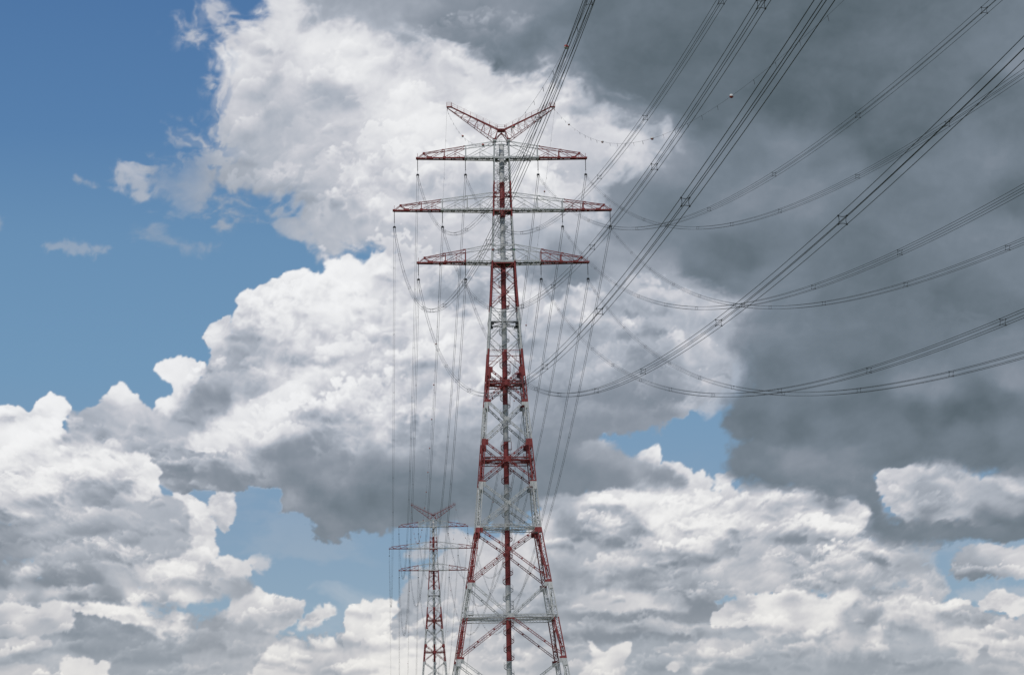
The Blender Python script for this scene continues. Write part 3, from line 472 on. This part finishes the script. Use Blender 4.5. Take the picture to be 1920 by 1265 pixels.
# ------------------------------------------------------------------ ground: flat marsh meadow to the horizon
gm, gnt, gb = newmat('meadow'); n = gnt.nodes.new('ShaderNodeTexNoise'); n.inputs['Scale'].default_value = .02; n.inputs['Detail'].default_value = 8
tcn = gnt.nodes.new('ShaderNodeTexCoord'); gnt.links.new(tcn.outputs['Object'], n.inputs['Vector'])
cr = gnt.nodes.new('ShaderNodeValToRGB'); cr.color_ramp.elements[0].color = (.035, .06, .018, 1); cr.color_ramp.elements[1].color = (.10, .12, .045, 1)
cr.color_ramp.elements[0].position = .35; cr.color_ramp.elements[1].position = .65
gnt.links.new(n.outputs['Fac'], cr.inputs[0]); gnt.links.new(cr.outputs[0], gb.inputs['Base Color']); gb.inputs['Roughness'].default_value = .9
g = MB(); g.v = [(CAM[0]+15600*math.cos(a), CAM[1]+15600*math.sin(a), 0) for a in np.arange(64)*2*math.pi/64]; g.f = [tuple(range(64))]; g.mi = [0]
go = g.build('ground', gm); tag(go, kind='structure')
# ------------------------------------------------------------------ pylon (built once, copied for the distant one)
WT = [(0, 47.2), (81.5, 20.9), (139, 11.6), (169, 7.9), (187, 6.4), (212, 5.1)]
def Wd(z): return float(np.interp(z, [a for a, _ in WT], [b for _, b in WT]))
def legc(z):                                   # distance of a leg's centre line from the axis (x and y alike)
    t = 1.25 if z < 134 else (.62 if z < 170 else .42)
    return Wd(z)/2-t/2
def leg_t(z): return 1.45-.0032*z
def make_pylon():
    root = empty('transmission_tower', (0, 0, 0), -TH)
    tag(root, 'tall near lattice pylon in red and white bands carrying three crossarms', 'pylon', 'red and white lattice pylons')
    # ---- four legs
    brk = [0, 12, 26, 40, 52.4, 64.5, 82, 96.9, 110.5, 123.7, 134.6]
    for sx in (-1, 1):
        for sy in (-1, 1):
            m = MB()
            for z0, z1 in zip(brk[:-1], brk[1:]):
                a = np.array((sx*legc(z0), sy*legc(z0), z0)); b = np.array((sx*legc(min(z1, 133.9)), sy*legc(min(z1, 133.9)), z1))
                m.column(a, b, leg_t(z0), leg_t(z1), .25, .10, 1.3)
                # closed splice plates with a rim, where braces meet the leg
                if z1 in (40, 64.5, 96.9, 123.7, 134.6, 82, 110.5):
                    t = leg_t(z1)+.06; h = 3.0 if z1 not in (82, 110.5) else 2.2
                    dv = (b-a)/np.linalg.norm(b-a)
                    m.bar(b-dv*h, b+dv*.1, t, t, up=(1, 0, 0))
                    m.box((b[0]-sx*(t/2+.35), sy*(abs(b[1])+t/2-.03), z1-1.0), (.9, .09, 2.0))
                    m.box((sx*(abs(b[0])+t/2-.03), b[1]-sy*(t/2+.35), z1-1.0), (.09, .9, 2.0))
            for z in range(4, 134, 13):
                c = legc(z); m.box((sx*c, sy*c, z), (leg_t(z)+.05, leg_t(z)+.05, .35))
            zs = [134.4, 145, 155, 162, 170]
            m.tube([(sx*legc(z), sy*legc(z), z) for z in zs], [.37, .35, .34, .33, .32], 12)
            zs = [170, 178, 187, 198, 211.6]
            m.tube([(sx*legc(z+.01), sy*legc(z+.01), z) for z in zs], [.25, .24, .22, .2, .19], 10)
            for z in (144.8, 155.2, 163.5, 170, 187.8, 205.9, 193.6, 211.4, 175.8):
                c = legc(z+.01); r = .45 if z < 171 else .33
                m.tube([(sx*c, sy*c, z-.1), (sx*c, sy*c, z+.1)], r, 10)
            m.box((sx*legc(211), sy*legc(211), 211.75), (1.05, 1.05, .5))
            m.box((sx*legc(0), sy*legc(0), .3), (3.4, 3.4, 1.2))
            m.build('leg', M_TOWER, root)
    # ---- bracing of the four faces
    def fp(face, lat, z, ins=0.0):                 # point on a face: lat -1..1 of leg centre distance
        c = legc(z)-ins
        return np.array({0: (lat*legc(z), -c, z), 1: (lat*legc(z), c, z), 2: (-c, lat*legc(z), z), 3: (c, lat*legc(z), z)}[face])
    heavy = [(12, 40, 27.0, False), (40, 64.5, 52.9, True), (64.5, 82, 74.6, False), (82, 96.9, 89.7, False), (96.9, 110.5, 104.0, True), (110.5, 123.7, 117.3, False), (123.7, 134.4, 129.4, True)]
    for face in range(4):
        m = MB(); nrm = (0, 1, 0) if face < 2 else (1, 0, 0)
        for z0, z1, zc, hor in heavy:
            off = .9 if z0 < 100 else .7
            for s in (-1, 1):
                c = fp(face, 0, zc)
                sp = 0 if (hor) else .0
                lo = fp(face, s*(1-.55/legc(z0)), z0+off); hi = fp(face, s*(1-.55/legc(z1)), z1-off)
                w_ = .62 if z1 < 100 else .56
                m.column(lo, c, w_, w_, .13, .06, .95, ax=nrm); m.column(c, hi, w_, w_, .13, .06, .95, ax=nrm)
                for t in (.33, .66):
                    for A_, B_ in ((lo, c), (c, hi)):
                        q = A_+(B_-A_)*t; dv = (B_-A_)/np.linalg.norm(B_-A_)
                        m.bar(q-dv*.2, q+dv*.2, w_+.14, w_+.14, up=nrm)
            pl = (2.5, .75, 1.75) if hor else (1.7, .7, 1.1)
            c = fp(face, 0, zc); m.box(c, pl if face < 2 else (pl[1], pl[0], pl[2]))
            if hor:
                for s in (-1, 1):
                    m.column(fp(face, s*.07, zc+.1), fp(face, s*.95, zc+.1), .85, .85, .16, .07, 1.1, ax=nrm)
        m.column(fp(face, -.95, 82.3), fp(face, .95, 82.3), .8, .8, .15, .07, 1.1, ax=nrm)
        # light bracing above
        light = [(134.6, 144.8), (144.8, 155.3), (155.3, 163.8), (163.8, 170.0)]
        for i, (z0, z1) in enumerate(light):
            zc = (z0*Wd(z1)+z1*Wd(z0))/(Wd(z0)+Wd(z1)); c = fp(face, 0, zc)
            for s in (-1, 1):
                m.bar(fp(face, s, z0), c, .19, up=nrm); m.bar(c, fp(face, s, z1), .19, up=nrm)
                for t in (.35, .68):                      # redundant members back to the leg
                    for za, zb in ((z0, zc), (z1, zc)):
                        q = fp(face, s, za)*(1-t)+c*t
                        l1 = fp(face, s, q[2]); m.bar(q, l1, .085, up=nrm)
                        l2 = fp(face, s, za+(zb-za)*(t-.3)); m.bar(q, l2, .075, up=nrm)
            m.box(c, (.9, .25, .7) if face < 2 else (.25, .9, .7))
        for z in (149.9, 140.1):
            m.bar(fp(face, -1, z), fp(face, 1, z), .16, up=nrm)
        # slender waist between the crossarms
        def xs(z0, z1, n, a):
            for k in range(n):
                za = z0+(z1-z0)*k/n; zb = z0+(z1-z0)*(k+1)/n
                m.bar(fp(face, -1, za), fp(face, 1, zb), a, up=nrm); m.bar(fp(face, 1, za), fp(face, -1, zb), a, up=nrm)
                m.bar(fp(face, -1, zb), fp(face, 1, zb), a*.9, up=nrm)
                m.bar(fp(face, -1, (za+zb)/2), fp(face, 1, (za+zb)/2), a*.55, up=nrm)
        xs(170.1, 187.9, 5, .115); xs(187.9, 206.0, 6, .1); xs(206.1, 211.4, 2, .095)
        for z in (175.7, 193.6, 211.4): m.bar(fp(face, -1, z), fp(face, 1, z), .26, up=nrm)
        for z in (170.0, 187.9, 206.0): m.bar(fp(face, -1, z-.25), fp(face, 1, z-.25), .3, .55, up=nrm)
        if face < 2:
            for s in (-1, 1):
                for z in (193.7, 175.8):                # gussets where the upper chords run in
                    p = fp(face, s, z); m.box((p[0]-s*.45, p[1], z), (.8, .2, .9))
        m.build('face_bracing', M_TOWER, root)
    # ---- diaphragms, platforms with railings
    for z, rail in ((53.0, 1), (82.3, 0), (104.1, 1), (129.5, 1)):
        m = MB(); c = legc(z)
        pts = [(0, -c), (c, 0), (0, c), (-c, 0)]
        for i in range(4):
            (x0, y0), (x1, y1) = pts[i], pts[(i+1) % 4]
            m.column((x0*.96, y0*.96, z), (x1*.96, y1*.96, z), .5, .5, .12, .055, 1.1, ax=(0, 0, 1))
        for s in (-1, 1):
            m.column((s*1.0, 0, z), (s*c*.97, 0, z), .5, .5, .13, .06, 1.1, ax=(0, 0, 1)); m.column((0, s*1.0, z), (0, s*c*.97, z), .5, .5, .13, .06, 1.1, ax=(0, 0, 1))
        o = m.build('diaphragm', M_TOWER, root)
        if rail:
            for s in (-1, 1):
                g = MB(); g.box((s*c*.5, -.9, z+.33), (c*.92, .8, .07)); g.build('walkway', M_GRATE, o)
            for sx in (-1, 1):
                for sy in (-1, 1):
                    g = MB(); g.box((sx*(c-1.7), sy*(c-1.7), z+.35), (1.9, 1.9, .08)); g.build('landing', M_GRATE, o)
                    r = MB(); x, y = sx*(c-1.7), sy*(c-1.7)
                    for a, b in (((-.95, -.95), (.95, -.95)), ((.95, -.95), (.95, .95)), ((.95, .95), (-.95, .95)), ((-.95, .95), (-.95, -.95))):
                        for h in (.65, 1.25): r.bar((x+a[0], y+a[1], z+.35+h), (x+b[0], y+b[1], z+.35+h), .06)
                        r.bar((x+a[0], y+a[1], z+.35), (x+a[0], y+a[1], z+1.65), .07)
                    r.build('railing', M_TOWER, o)
            r = MB()
            for k in range(int(c*2)):
                xx = -c*.95+k
                r.bar((xx, -1.3, z+.35), (xx, -1.3, z+1.5), .05)
            for h in (.95, 1.5): r.bar((-c*.95, -1.3, z+h), (c*.95, -1.3, z+h), .05)
            r.build('railing', M_TOWER, o)
    m = MB(); z = 149.9; c = legc(z)
    for s in (-1, 1):
        m.box((s*(c-.55), 0, z-.15), (.9, 2*c, .1)); m.box((0, s*(c-.55), z-.15), (2*c-2, .9, .1))
        for t in (-1, 1): m.box((s*(c-.7), t*(c-.7), z-.5), (1.25, 1.25, .75))
    for a, b in (((-c, -c), (c, c)), ((-c, c), (c, -c))): m.bar((a[0], a[1], z-.2), (b[0], b[1], z-.2), .2)
    o = m.build('platform', M_GRATE, root); r = MB()
    c += .45
    for a, b in (((-c, -c), (c, -c)), ((c, -c), (c, c)), ((c, c), (-c, c)), ((-c, c), (-c, -c))):
        a = np.array(a); b = np.array(b)
        for h in (.6, 1.15): r.bar((*a, z+h), (*b, z+h), .05)
        for t in np.linspace(0, 1, 7)[:-1]: q = a+(b-a)*t; r.bar((*q, z-.1), (*q, z+1.2), .055)
    r.build('railing', M_WHT, o)
    # ---- lift shaft with its spiral stair
    m = MB(); m.tube([(0, 0, z) for z in (0, 40, 80, 120, 160, 210.6)], .86, 28)
    for z in np.arange(6, 210, 6.1): m.tube([(0, 0, z-.06), (0, 0, z+.06)], .90, 28)
    sh = m.build('lift_shaft', M_TOWER, root, True)
    cap = MB(); cap.tube([(0, 0, 210.6), (0, 0, 211.0), (0, 0, 211.25)], [.98, .98, .3], 24); cap.bar((0, 0, 211), (0, 0, 212.1), .18); cap.build('shaft_cap', M_WHT, sh)
    st = MB(); pitch = 5.47; n0 = 20; turns = 205/pitch; N_ = int(turns*n0)
    ra, rb = .89, 1.72
    prev = None
    for k in range(N_+1):
        a = 2*math.pi*k/n0+1.1; z = 3+k*pitch/n0; u = np.array((math.cos(a), math.sin(a), 0)); zz = np.array((0, 0, 1.))
        cur = [u*ra+zz*z, u*rb+zz*z, u*rb+zz*(z+.16), u*ra+zz*(z+.16), u*(rb-.05)+zz*(z-.08)]
        if prev:
            st.bar(prev[1]+zz*.02, cur[1]+zz*.02, .05, .24); st.bar(prev[0]+zz*.02, cur[0]+zz*.02, .06, .24)
        tg = np.array((-u[1], u[0], 0))*.13; st._box([u*ra-tg+zz*z, u*rb-tg+zz*z, u*rb+tg+zz*z, u*ra+tg+zz*z]+[u*ra-tg+zz*(z+.04), u*rb-tg+zz*(z+.04), u*rb+tg+zz*(z+.04), u*ra+tg+zz*(z+.04)])
        prev = cur
    sto = st.build('spiral_stair', M_TOWER, root)
    hr = MB(); prev = None
    for k in range(N_+1):
        a = 2*math.pi*k/n0+1.1; z = 3+k*pitch/n0; u = np.array((math.cos(a), math.sin(a), 0)); q = u*rb
        cur = [q+np.array((0, 0, z+h)) for h in (.7, 1.25)]
        if prev:
            for a_, b_ in zip(prev, cur): hr.bar(a_, b_, .035)
        if k % 2 == 0: hr.bar(q+np.array((0, 0, z)), q+np.array((0, 0, z+1.25)), .03)
        prev = cur
    hr.build('handrail', M_TOWER, sto)
    for z in (56, 87, 108, 133.5, 155.8):                 # rest cages beside the stair
        rf = MB()
        for y in (-.5, .5):
            rf.bar((1.75, y, z), (1.75, y, z+2.7), .12)
        rf.box((1.35, 0, z+.05), (1.1, 1.3, .12)); rf.bar((.9, -.5, z+2.7), (1.75, -.5, z+2.7), .12); rf.bar((.9, .5, z+2.7), (1.75, .5, z+2.7), .12)
        rf.bar((1.75, -.5, z+2.7), (1.75, .5, z+2.7), .1); rf.build('rest_cage', M_TOWER, root)
    # ---- crossarms
    def arm(zb, tip, nodes, secs, inner, mat, hb):
        """nodes: lateral stations with a vertical; secs: small struts half way; hb: height of the upper chord at the body"""
        c = legc(zb+.01); xb = c
        def dy(x): return float(np.interp(x, [xb, tip], [c, .75]))
        def top(x): return float(np.interp(x, [xb, tip-2.1], [hb, 1.85]))
        m = MB(); todo = []
        for s in (-1, 1):
            gr = MB(); rl = MB(); todo.append(('walkway', gr, M_GRATE)); todo.append(('railing', rl, mat))
            P = lambda x, f, h=0: np.array((s*x, f*dy(x), zb+h))
            T = lambda x, f: np.array((s*x, f*(dy(x)), zb+top(x)))
            ap = tip-2.1; gs = tip-4.0
            for f in (-1, 1):
                m.bar(P(xb-.3, f, .1), P(tip+.25, f, .1), .26, .3)
                m.bar(P(xb-.3, f, -.1), P(tip, f, -.1), .42, .05)
                m.bar(T(xb, f), T(ap, f), .2); m.bar(T(ap, f), P(tip, f, .2), .17); m.bar(T(ap, f), P(gs, f, .25), .22)
                m.box(T(ap, f), (.75, .18, .45)); m.box(P(gs, f, .45), (1.7, .2, .4))
                sts = [gs]+nodes
                for a, b in zip(sts[:-1], sts[1:]):                # diagonals fall outwards
                    m.bar(T(b, f), P(a, f, .25), .14)
                m.bar(T(xb, f), P(nodes[-1], f, .25), .14)
                for i, x in enumerate(nodes):
                    m.bar(P(x, f), T(x, f), .26 if abs(x-inner) < .6 or i == 0 else .2)
                    m.box(T(x, f)+np.array((s*.35, 0, 0)), (.95, .16, .28)); m.box(P(x, f, .42), (1.0, .22, .28))
                full = nodes+[xb]
                for x in secs:                                   # half-way struts
                    ins = max([q for q in full if q < x]); out = min([q for q in nodes+[gs] if q > x])
                    t = (x-ins)/(out-ins); q = T(ins, f)*(1-t)+P(out, f, .25)*t
                    m.bar(q, P(x, f, .2), .09); m.bar(q, P(ins+.1, f, .25), .11)
                    m.box(q, (.4, .12, .3))
            # bottom plane lacing, cross ties, ties between the upper chords
            xsn = np.linspace(xb, tip-.3, int((tip-xb)/1.85)+1)
            for k in range(len(xsn)-1):
                a, b = xsn[k], xsn[k+1]; f = 1 if k % 2 else -1
                m.bar(P(a, f, .1), P(b, -f, .1), .13); m.bar(P(b, -1, .1), P(b, 1, .1), .13)
                m.bar(P(a, f, .15), P((a+b)/2, f, .42), .07); 
            for x in nodes+[ap]: m.bar(T(x, -1), T(x, 1), .12)
            for a, b in zip([ap]+nodes, nodes+[xb]):
                m.bar(T(a, -1), T(b, 1), .08); m.bar(T(a, 1), T(b, -1), .08)
            m.box((s*(tip+.1), 0, zb+.2), (.9, 1.9, .5)); m.bar((s*tip, 0, zb+.2), (s*tip, 0, zb+1.9), .12)
            m.box((s*tip, 0, zb-.3), (.35, .35, .4)); m.bar(P(inner, -1, -.15), P(inner, 1, -.15), .35)
            m.box((s*inner, 0, zb-.3), (.5, .5, .3))
            n = len(xsn)
            for k in range(n-1):
                a, b = xsn[k], xsn[k+1]
                gr._box([P(a, .15, .3), P(b, .15, .3), P(b, .86, .3), P(a, .86, .3), P(a, .15, .37), P(b, .15, .37), P(b, .86, .37), P(a, .86, .37)])
            for k in range(n):
                if k % 2 == 0 and xsn[k] < tip-2: rl.bar(P(xsn[k], -.6, .3), P(xsn[k], -.6, 1.75), .06); rl.bar(P(xsn[k], .9, .3), P(xsn[k], .9, 1.6), .06)
            for h in (.9, 1.6): rl.bar(P(xb, .9, h), P(tip-1, .9, h), .035)
        for f in (-1, 1):
            m.bar((-xb, f*c, zb-.1), (xb, f*c, zb-.1), .3, .62)
        gr = MB(); todo.append(('walkway', gr, M_GRATE))
        gr.box((-1.9, 0, zb-.2), (max(.6, c*2-3.4)*.8, c*2-.8, .12)); gr.box((1.9, 0, zb-.2), (max(.6, c*2-3.4)*.8, c*2-.8, .12)); gr.box((0, c-.7, zb-.2), (c*2-.7, .9, .14)); gr.box((0, -c+.7, zb-.2), (c*2-.7, .9, .14))
        o = m.build('crossarm', mat, root)
        for nm, q, mm in todo: q.build(nm, mm, o)
    arm(206.04, 28.12, [19.2, 12.0], [15.6, 7.3], 12.1, M_ARM12, 5.4)
    arm(188.23, 36.0, [27.0, 20.0, 11.7], [23.5, 15.8, 7.4], 20.0, M_ARM20, 5.6)
    arm(170.42, 28.15, [19.2, 12.5], [15.6, 7.8], 12.5, M_ARM12, 5.6)
    # ---- horns for the earth wires
    for s in (-1, 1):
        m = MB(); A0 = np.array((s*16.7, 0, 223.9)); A1 = np.array((s*1.1, 0, 216.1)); c = legc(211.5)
        TP = lambda t, f: A0*(1-t)+A1*t+np.array((0, f*(.25+.55*t), 0))
        B0 = np.array((s*18.0, 0, 223.6)); BP = lambda t, f: B0*(1-t)+np.array((s*c, f*c, 212.1))*t+np.array((0, f*.18*(1-t), 0))
        for f in (-1, 1):
            m.bar(TP(0, f), TP(1, f), .24, .3); m.bar(BP(0, f), BP(1, f), .17)
            n = 7
            for k in range(1, n):
                t = k/n; m.bar(TP(t, f), BP(t, f), .1); m.bar(BP(t, f), TP(min(1, t+1/n), f), .08)
                if k > 3: m.bar(TP(t, f), BP(min(1, t+.5/n), f), .07)
            m.bar(TP(1, f), (s*c, f*c, 212.1), .19)
        for k in range(0, 15):
            t0, t1 = k/15, (k+1)/15; f = 1 if k % 2 else -1
            m.bar(BP(t0, f), BP(t1, -f), .08); m.bar(TP(t0, f), TP(t1, -f), .07)
        m.box((s*17.3, 0, 223.95), (1.9, 1.1, .32)); m.bar((s*18.0, 0, 223.9), (s*18.0, 0, 222.7), .16)
        m.box((s*c, -c, 212.35), (1.2, .9, .25)); m.box((s*c, c, 212.35), (1.2, .9, .25))
        o = m.build('earth_wire_horn', M_RED, root)
        r = MB()
        for f in (-1, 1):
            for k in range(8):
                t = k/7.3; q = TP(t, f); r.bar(q, q+np.array((0, 0, 1.5)), .07)
            for h in (.8, 1.5): r.bar(TP(0, f)+np.array((0, 0, h)), TP(1, f)+np.array((0, 0, h)), .028)
        for x in (16.5, 18.2):
            for y in (-.55, .55): r.bar((s*x, y, 224), (s*x, y, 225.5), .09)
        for y in (-.55, .55):
            for h in (.5, 1.0, 1.5): r.bar((s*16.5, y, 224+h), (s*18.2, y, 224+h), .045)
        r.build('railing', M_RED, o)
    m = MB(); m.box((0, 0, 216.0), (2.7, 2.2, .3)); m._box([(-1.0, -.8, 215.3), (1.0, -.8, 215.3), (1.0, .8, 215.3), (-1.0, .8, 215.3), (-1.35, -1, 215.85), (1.35, -1, 215.85), (1.35, 1, 215.85), (-1.35, 1, 215.85)])
    m.box((0, 0, 214.6), (.8, .8, .5)); m.bar((0, 0, 214.6), (0, 0, 215.4), .3)
    c = legc(211.5)
    for sx in (-1, 1):
        for sy in (-1, 1): m.bar((sx*.3, sy*.3, 214.6), (sx*c, sy*c, 212.2), .2)
    for z in (212.6, 213.2, 213.8): m.bar((-.45, 0, z), (.45, 0, z), .07)
    o = m.build('peak_platform', M_RED, root); r = MB()
    for x in (-1.3, 1.3):
        for y in (-1, 1): r.bar((x, y, 216), (x, y, 217.5), .08)
    for y in (-1, 1):
        for h in (.75, 1.5): r.bar((-1.3, y, 216+h), (1.3, y, 216+h), .04)
    for x in (-1.3, 1.3): r.bar((x, -1, 217.5), (x, 1, 217.5), .04)
    r.tube([(1.3, 1, 217.3), (1.3, 1, 217.9)], .16, 8); r.build('railing', M_RED, o)
    # ---- small coloured leg plates above the lower crossarm
    c = legc(174)+.0
    m = MB(); m.box((-c, -c-.3, 174.2), (.5, .12, .5)); m.build('leg_plate', M_RED, root)
    m = MB(); m.box((c, -c-.3, 174.2), (.5, .12, .5)); m.build('leg_plate', M_GRN, root)
    return root
near = make_pylon()
far = copy_tree(near)
far.location = tuple(FD*1200); far['label'] = 'smaller distant lattice pylon standing beyond the left of the near one'

# ------------------------------------------------------------------ insulators hanging from the crossarms
def make_insulator():
    root = empty('suspension_insulator', (0, 0, 0), -TH)
    m = MB(); zs = np.linspace(-.45, -3.6, 64); m.tube([(0, 0, z) for z in zs], [.13 if k % 2 else .075 for k in range(64)], 8); m.tube([(0, 0, -.1), (0, 0, -.5)], .07, 6)
    m.build('insulator_rod', M_INS, root)
    m = MB(); m.tube([(0, 0, -3.6), (0, 0, -4.7)], .05, 6); m.tube([(0, 0, -3.5), (0, 0, -3.75)], .15, 8); m.build('link', M_GALV, root)
    m = MB()
    for z, r in ((-4.95, .42), (-5.35, .5)):
        a = np.linspace(0, 2*math.pi, 17); m.tube([(r*math.cos(t), r*math.sin(t)*.6, z-.12*abs(math.cos(t))) for t in a], .085, 5, cap=False)
    m.bar((-.45, 0, -5.15), (.45, 0, -5.15), .1, .25); m.bar((0, 0, -4.7), (0, 0, -5.3), .12)
    m.bar((-.275, 0, -5.2), (-.275, 0, -6.15), .07); m.bar((.275, 0, -5.2), (.275, 0, -6.15), .07)
    m.build('yoke', M_INS, root)
    for x in (-.275, .275):
        for z in (-5.475, -6.025):
            m = MB(); m.bar((x, -.35, z), (x, .35, z), .2, .26); m.build('clamp', M_INS, root)
    return root
proto = make_insulator()
ARMS = {'top': (206.04, 28.12, 12.15), 'middle': (188.23, 36.0, 20.0), 'bottom': (170.42, 28.15, 12.55)}
WHERE = {(-1, 1): 'outer left', (-1, 0): 'inner left', (1, 0): 'inner right', (1, 1): 'outer right'}
first = True
for bi, base in enumerate((np.zeros(3), FD*1200)):
    for lv, (zb, xo, xi) in ARMS.items():
        for (s, o), wh in WHERE.items():
            q = base+PE*s*(xo if o else xi)+np.array((0, 0, zb-.25))
            ins = proto if first else copy_tree(proto); first = False
            ins.location = tuple(q)
            tag(ins, '%s insulator string hanging under the %s crossarm of the %s pylon' % (wh, lv, ('near', 'distant')[bi]), 'insulator', 'insulator strings under the crossarms')
# ------------------------------------------------------------------ conductors
def make_spacer():
    m = MB(); h = .275
    C4 = [(-h, -h), (h, -h), (h, h), (-h, h)]
    for i in range(4):
        a = np.array(C4[i]); b = np.array(C4[(i+1) % 4]); mid = (a+b)/2*.55
        pts = [(a*(1-t)**2+2*mid*t*(1-t)+b*t*t) for t in np.linspace(0, 1, 6)]
        m.tube([(p[0], 0, p[1]) for p in pts], .023, 5)
    for a in C4: m.bar((a[0], -.16, a[1]), (a[0], .16, a[1]), .075)
    return m
SPM = None
def bundle(P0, dirv, a, b, length, sps, label, group, n=90, WR=.026):
    """four sub-conductors following z = z0 - a s + b s^2 along dirv; spacers every so often"""
    global SPM
    root = empty('conductor_bundle', tuple(P0)); tag(root, label, 'power line', group)
    side = np.array((dirv[1], -dirv[0], 0))
    s = np.linspace(0, length, n)
    cen = np.outer(s, dirv)+np.outer(-a*s+b*s*s, (0, 0, 1))
    for dx in (-.275, .275):
        for dz in (-.275, .275):
            m = MB(); m.tube(cen+side*dx+np.array((0, 0, dz)), WR, 4); m.build('conductor', M_WIRE, root)
    for q in sps:
        if q > length-5: continue
        p = dirv*q+np.array((0, 0, -a*q+b*q*q))
        if SPM is None: o = make_spacer().build('spacer', M_WIRE, root); SPM = o
        else:
            o = bpy.data.objects.new('spacer', SPM.data); COL.objects.link(o); o.parent = root
        slope = math.atan(-a+2*b*q); o.location = tuple(p)
        o.rotation_euler = (slope, 0, math.atan2(dirv[1], dirv[0])-math.pi/2)
FIT = {'top_r_o': (.0432, .3519, 2.1483), 'top_r_i': (.0531, .354, 2.2109), 'mid_r_o': (.0397, .3485, 2.2039), 'mid_r_i': (.0465, .347, 2.156),
       'low_r_o': (.0412, .3382, 2.1336), 'low_r_i': (.0524, .342, 2.2183), 'top_l_i': (.0541, .3609, 2.347), 'mid_l_i': (.0566, .3514, 2.2617),
       'low_l_i': (.0527, .3401, 2.1855), 'low_l_o': (.0617, .3432, 2.2654), 'top_l_o': (.0613, .3615, 2.35), 'mid_l_o': (.0651, .3534, 2.3225)}
KEY = {'top': 'top', 'middle': 'mid', 'bottom': 'low'}
rnd = random.Random(4)
SP0 = [27, 74, 126, 186, 239, 297, 347, 405, 470, 527, 587, 644, 700, 752]
for lv, (zb, xo, xi) in ARMS.items():
    for (s, o), wh in WHERE.items():
        st = PE*s*(xo if o else xi)+np.array((0, 0, zb-6.0))
        az, a, b = FIT['%s_%s_%s' % (KEY[lv], 'r' if s > 0 else 'l', 'o' if o else 'i')]
        bundle(st, np.array((math.sin(az), -math.cos(az), 0)), a, b*1e-4, 800, [q+rnd.uniform(-1.5, 1.5) for q in SP0],
               'four-wire line coming overhead from the %s insulator of the near pylon\'s %s crossarm' % (wh, lv), 'conductor bundles coming overhead from the near pylon')
        bb = 2.15e-4
        bundle(st, FD, bb*1200, bb, 1200, [27+57.3*k+rnd.uniform(-3, 3) for k in range(21)],
               'four-wire line between both pylons from the %s insulators of their %s crossarms' % (wh, lv), 'conductor bundles between the two pylons', 110, .031)
        st2 = st+FD*1200
        bundle(st2, FD-PE*s*.004, .35, 2.2e-4, 760, [40+75*k for k in range(10)],
               'faint four-wire line beyond the distant pylon from its %s insulator, %s crossarm' % (wh, lv), 'conductor bundles beyond the distant pylon', 60, .026)

# ------------------------------------------------------------------ earth wires with marker balls and bird flags
def ball_mesh():
    m = MB(); n = 16; k = 10; r = .33
    for i in range(k+1):
        t = math.pi*i/k
        for j in range(n): m.v.append((r*math.sin(t)*math.cos(2*math.pi*j/n), r*math.sin(t)*math.sin(2*math.pi*j/n), r*math.cos(t)))
    for i in range(k):
        for j in range(n):
            m.f.append((i*n+j, i*n+(j+1) % n, (i+1)*n+(j+1) % n, (i+1)*n+j)); m.mi.append(0 if i < k/2 else 1)
    return m
BALL = FLAG = None
def earthwire(P0, dirv, a, b, length, balls, flags, label, group, flips=()):
    global BALL, FLAG
    root = empty('earth_wire', tuple(P0)); tag(root, label, 'power line', group)
    s = np.linspace(0, length, 100); f = lambda q: dirv*q+np.array((0, 0, -a*q+b*q*q))
    m = MB(); m.tube(np.array([f(q) for q in s]), .021, 4); m.build('wire', M_WIRE, root)
    for i, q in enumerate(balls):
        if BALL is None: BALL = ball_mesh().build('marker_ball', [M_BALLR, M_BALLW], root, True); o = BALL
        else: o = bpy.data.objects.new('marker_ball', BALL.data); COL.objects.link(o); o.parent = root
        o.location = tuple(f(q)); o.rotation_euler = (math.pi*(i in flips)+.25, .2, 0)
    for q in flags:
        if min([abs(q-x) for x in balls]+[99]) < 4: continue
        if FLAG is None:
            m = MB(); m.bar((0, 0, 0), (.05, 0, -.22), .06); m.bar((.05, 0, -.2), (.14, 0, -.72), .03, .12); FLAG = m.build('bird_flag', M_INS, root); o = FLAG
        else: o = bpy.data.objects.new('bird_flag', FLAG.data); COL.objects.link(o); o.parent = root
        o.location = tuple(f(q)); o.rotation_euler = (0, 0, rnd.uniform(-.5, .5))
for s, az, a, b, balls, fl in ((1, .0392, .3624, 2.0168, [69, 193, 316, 435, 555], (0, 1, 2, 3, 4)), (-1, .0594, .3745, 2.4839, [120, 231, 344, 462, 575], ())):
    wh = 'right' if s > 0 else 'left'; st = PE*s*18.118+np.array((0, 0, 223.1))
    earthwire(st, np.array((math.sin(az), -math.cos(az), 0)), a, b*1e-4, 790, balls, np.arange(12, 780, 20.3),
              'thin ball-marked earth wire coming overhead from the %s horn of the near pylon' % wh, 'earth wires with marker balls', fl)
    bb = 2.15e-4
    earthwire(st, FD, bb*1200, bb, 1200, ([120]+[203+53.5*k for k in range(19)]) if s < 0 else [58, 182]+[281+112*k for k in range(9)], np.arange(20, 1190, 27),
              'thin earth wire strung between the %s horns of the two pylons' % wh, 'earth wires with marker balls')
    earthwire(st+FD*1200, FD, .37, 2.3e-4, 760, [110*k+60 for k in range(6)], [],
              'thin earth wire running on beyond the distant pylon from its %s horn' % wh, 'earth wires with marker balls')
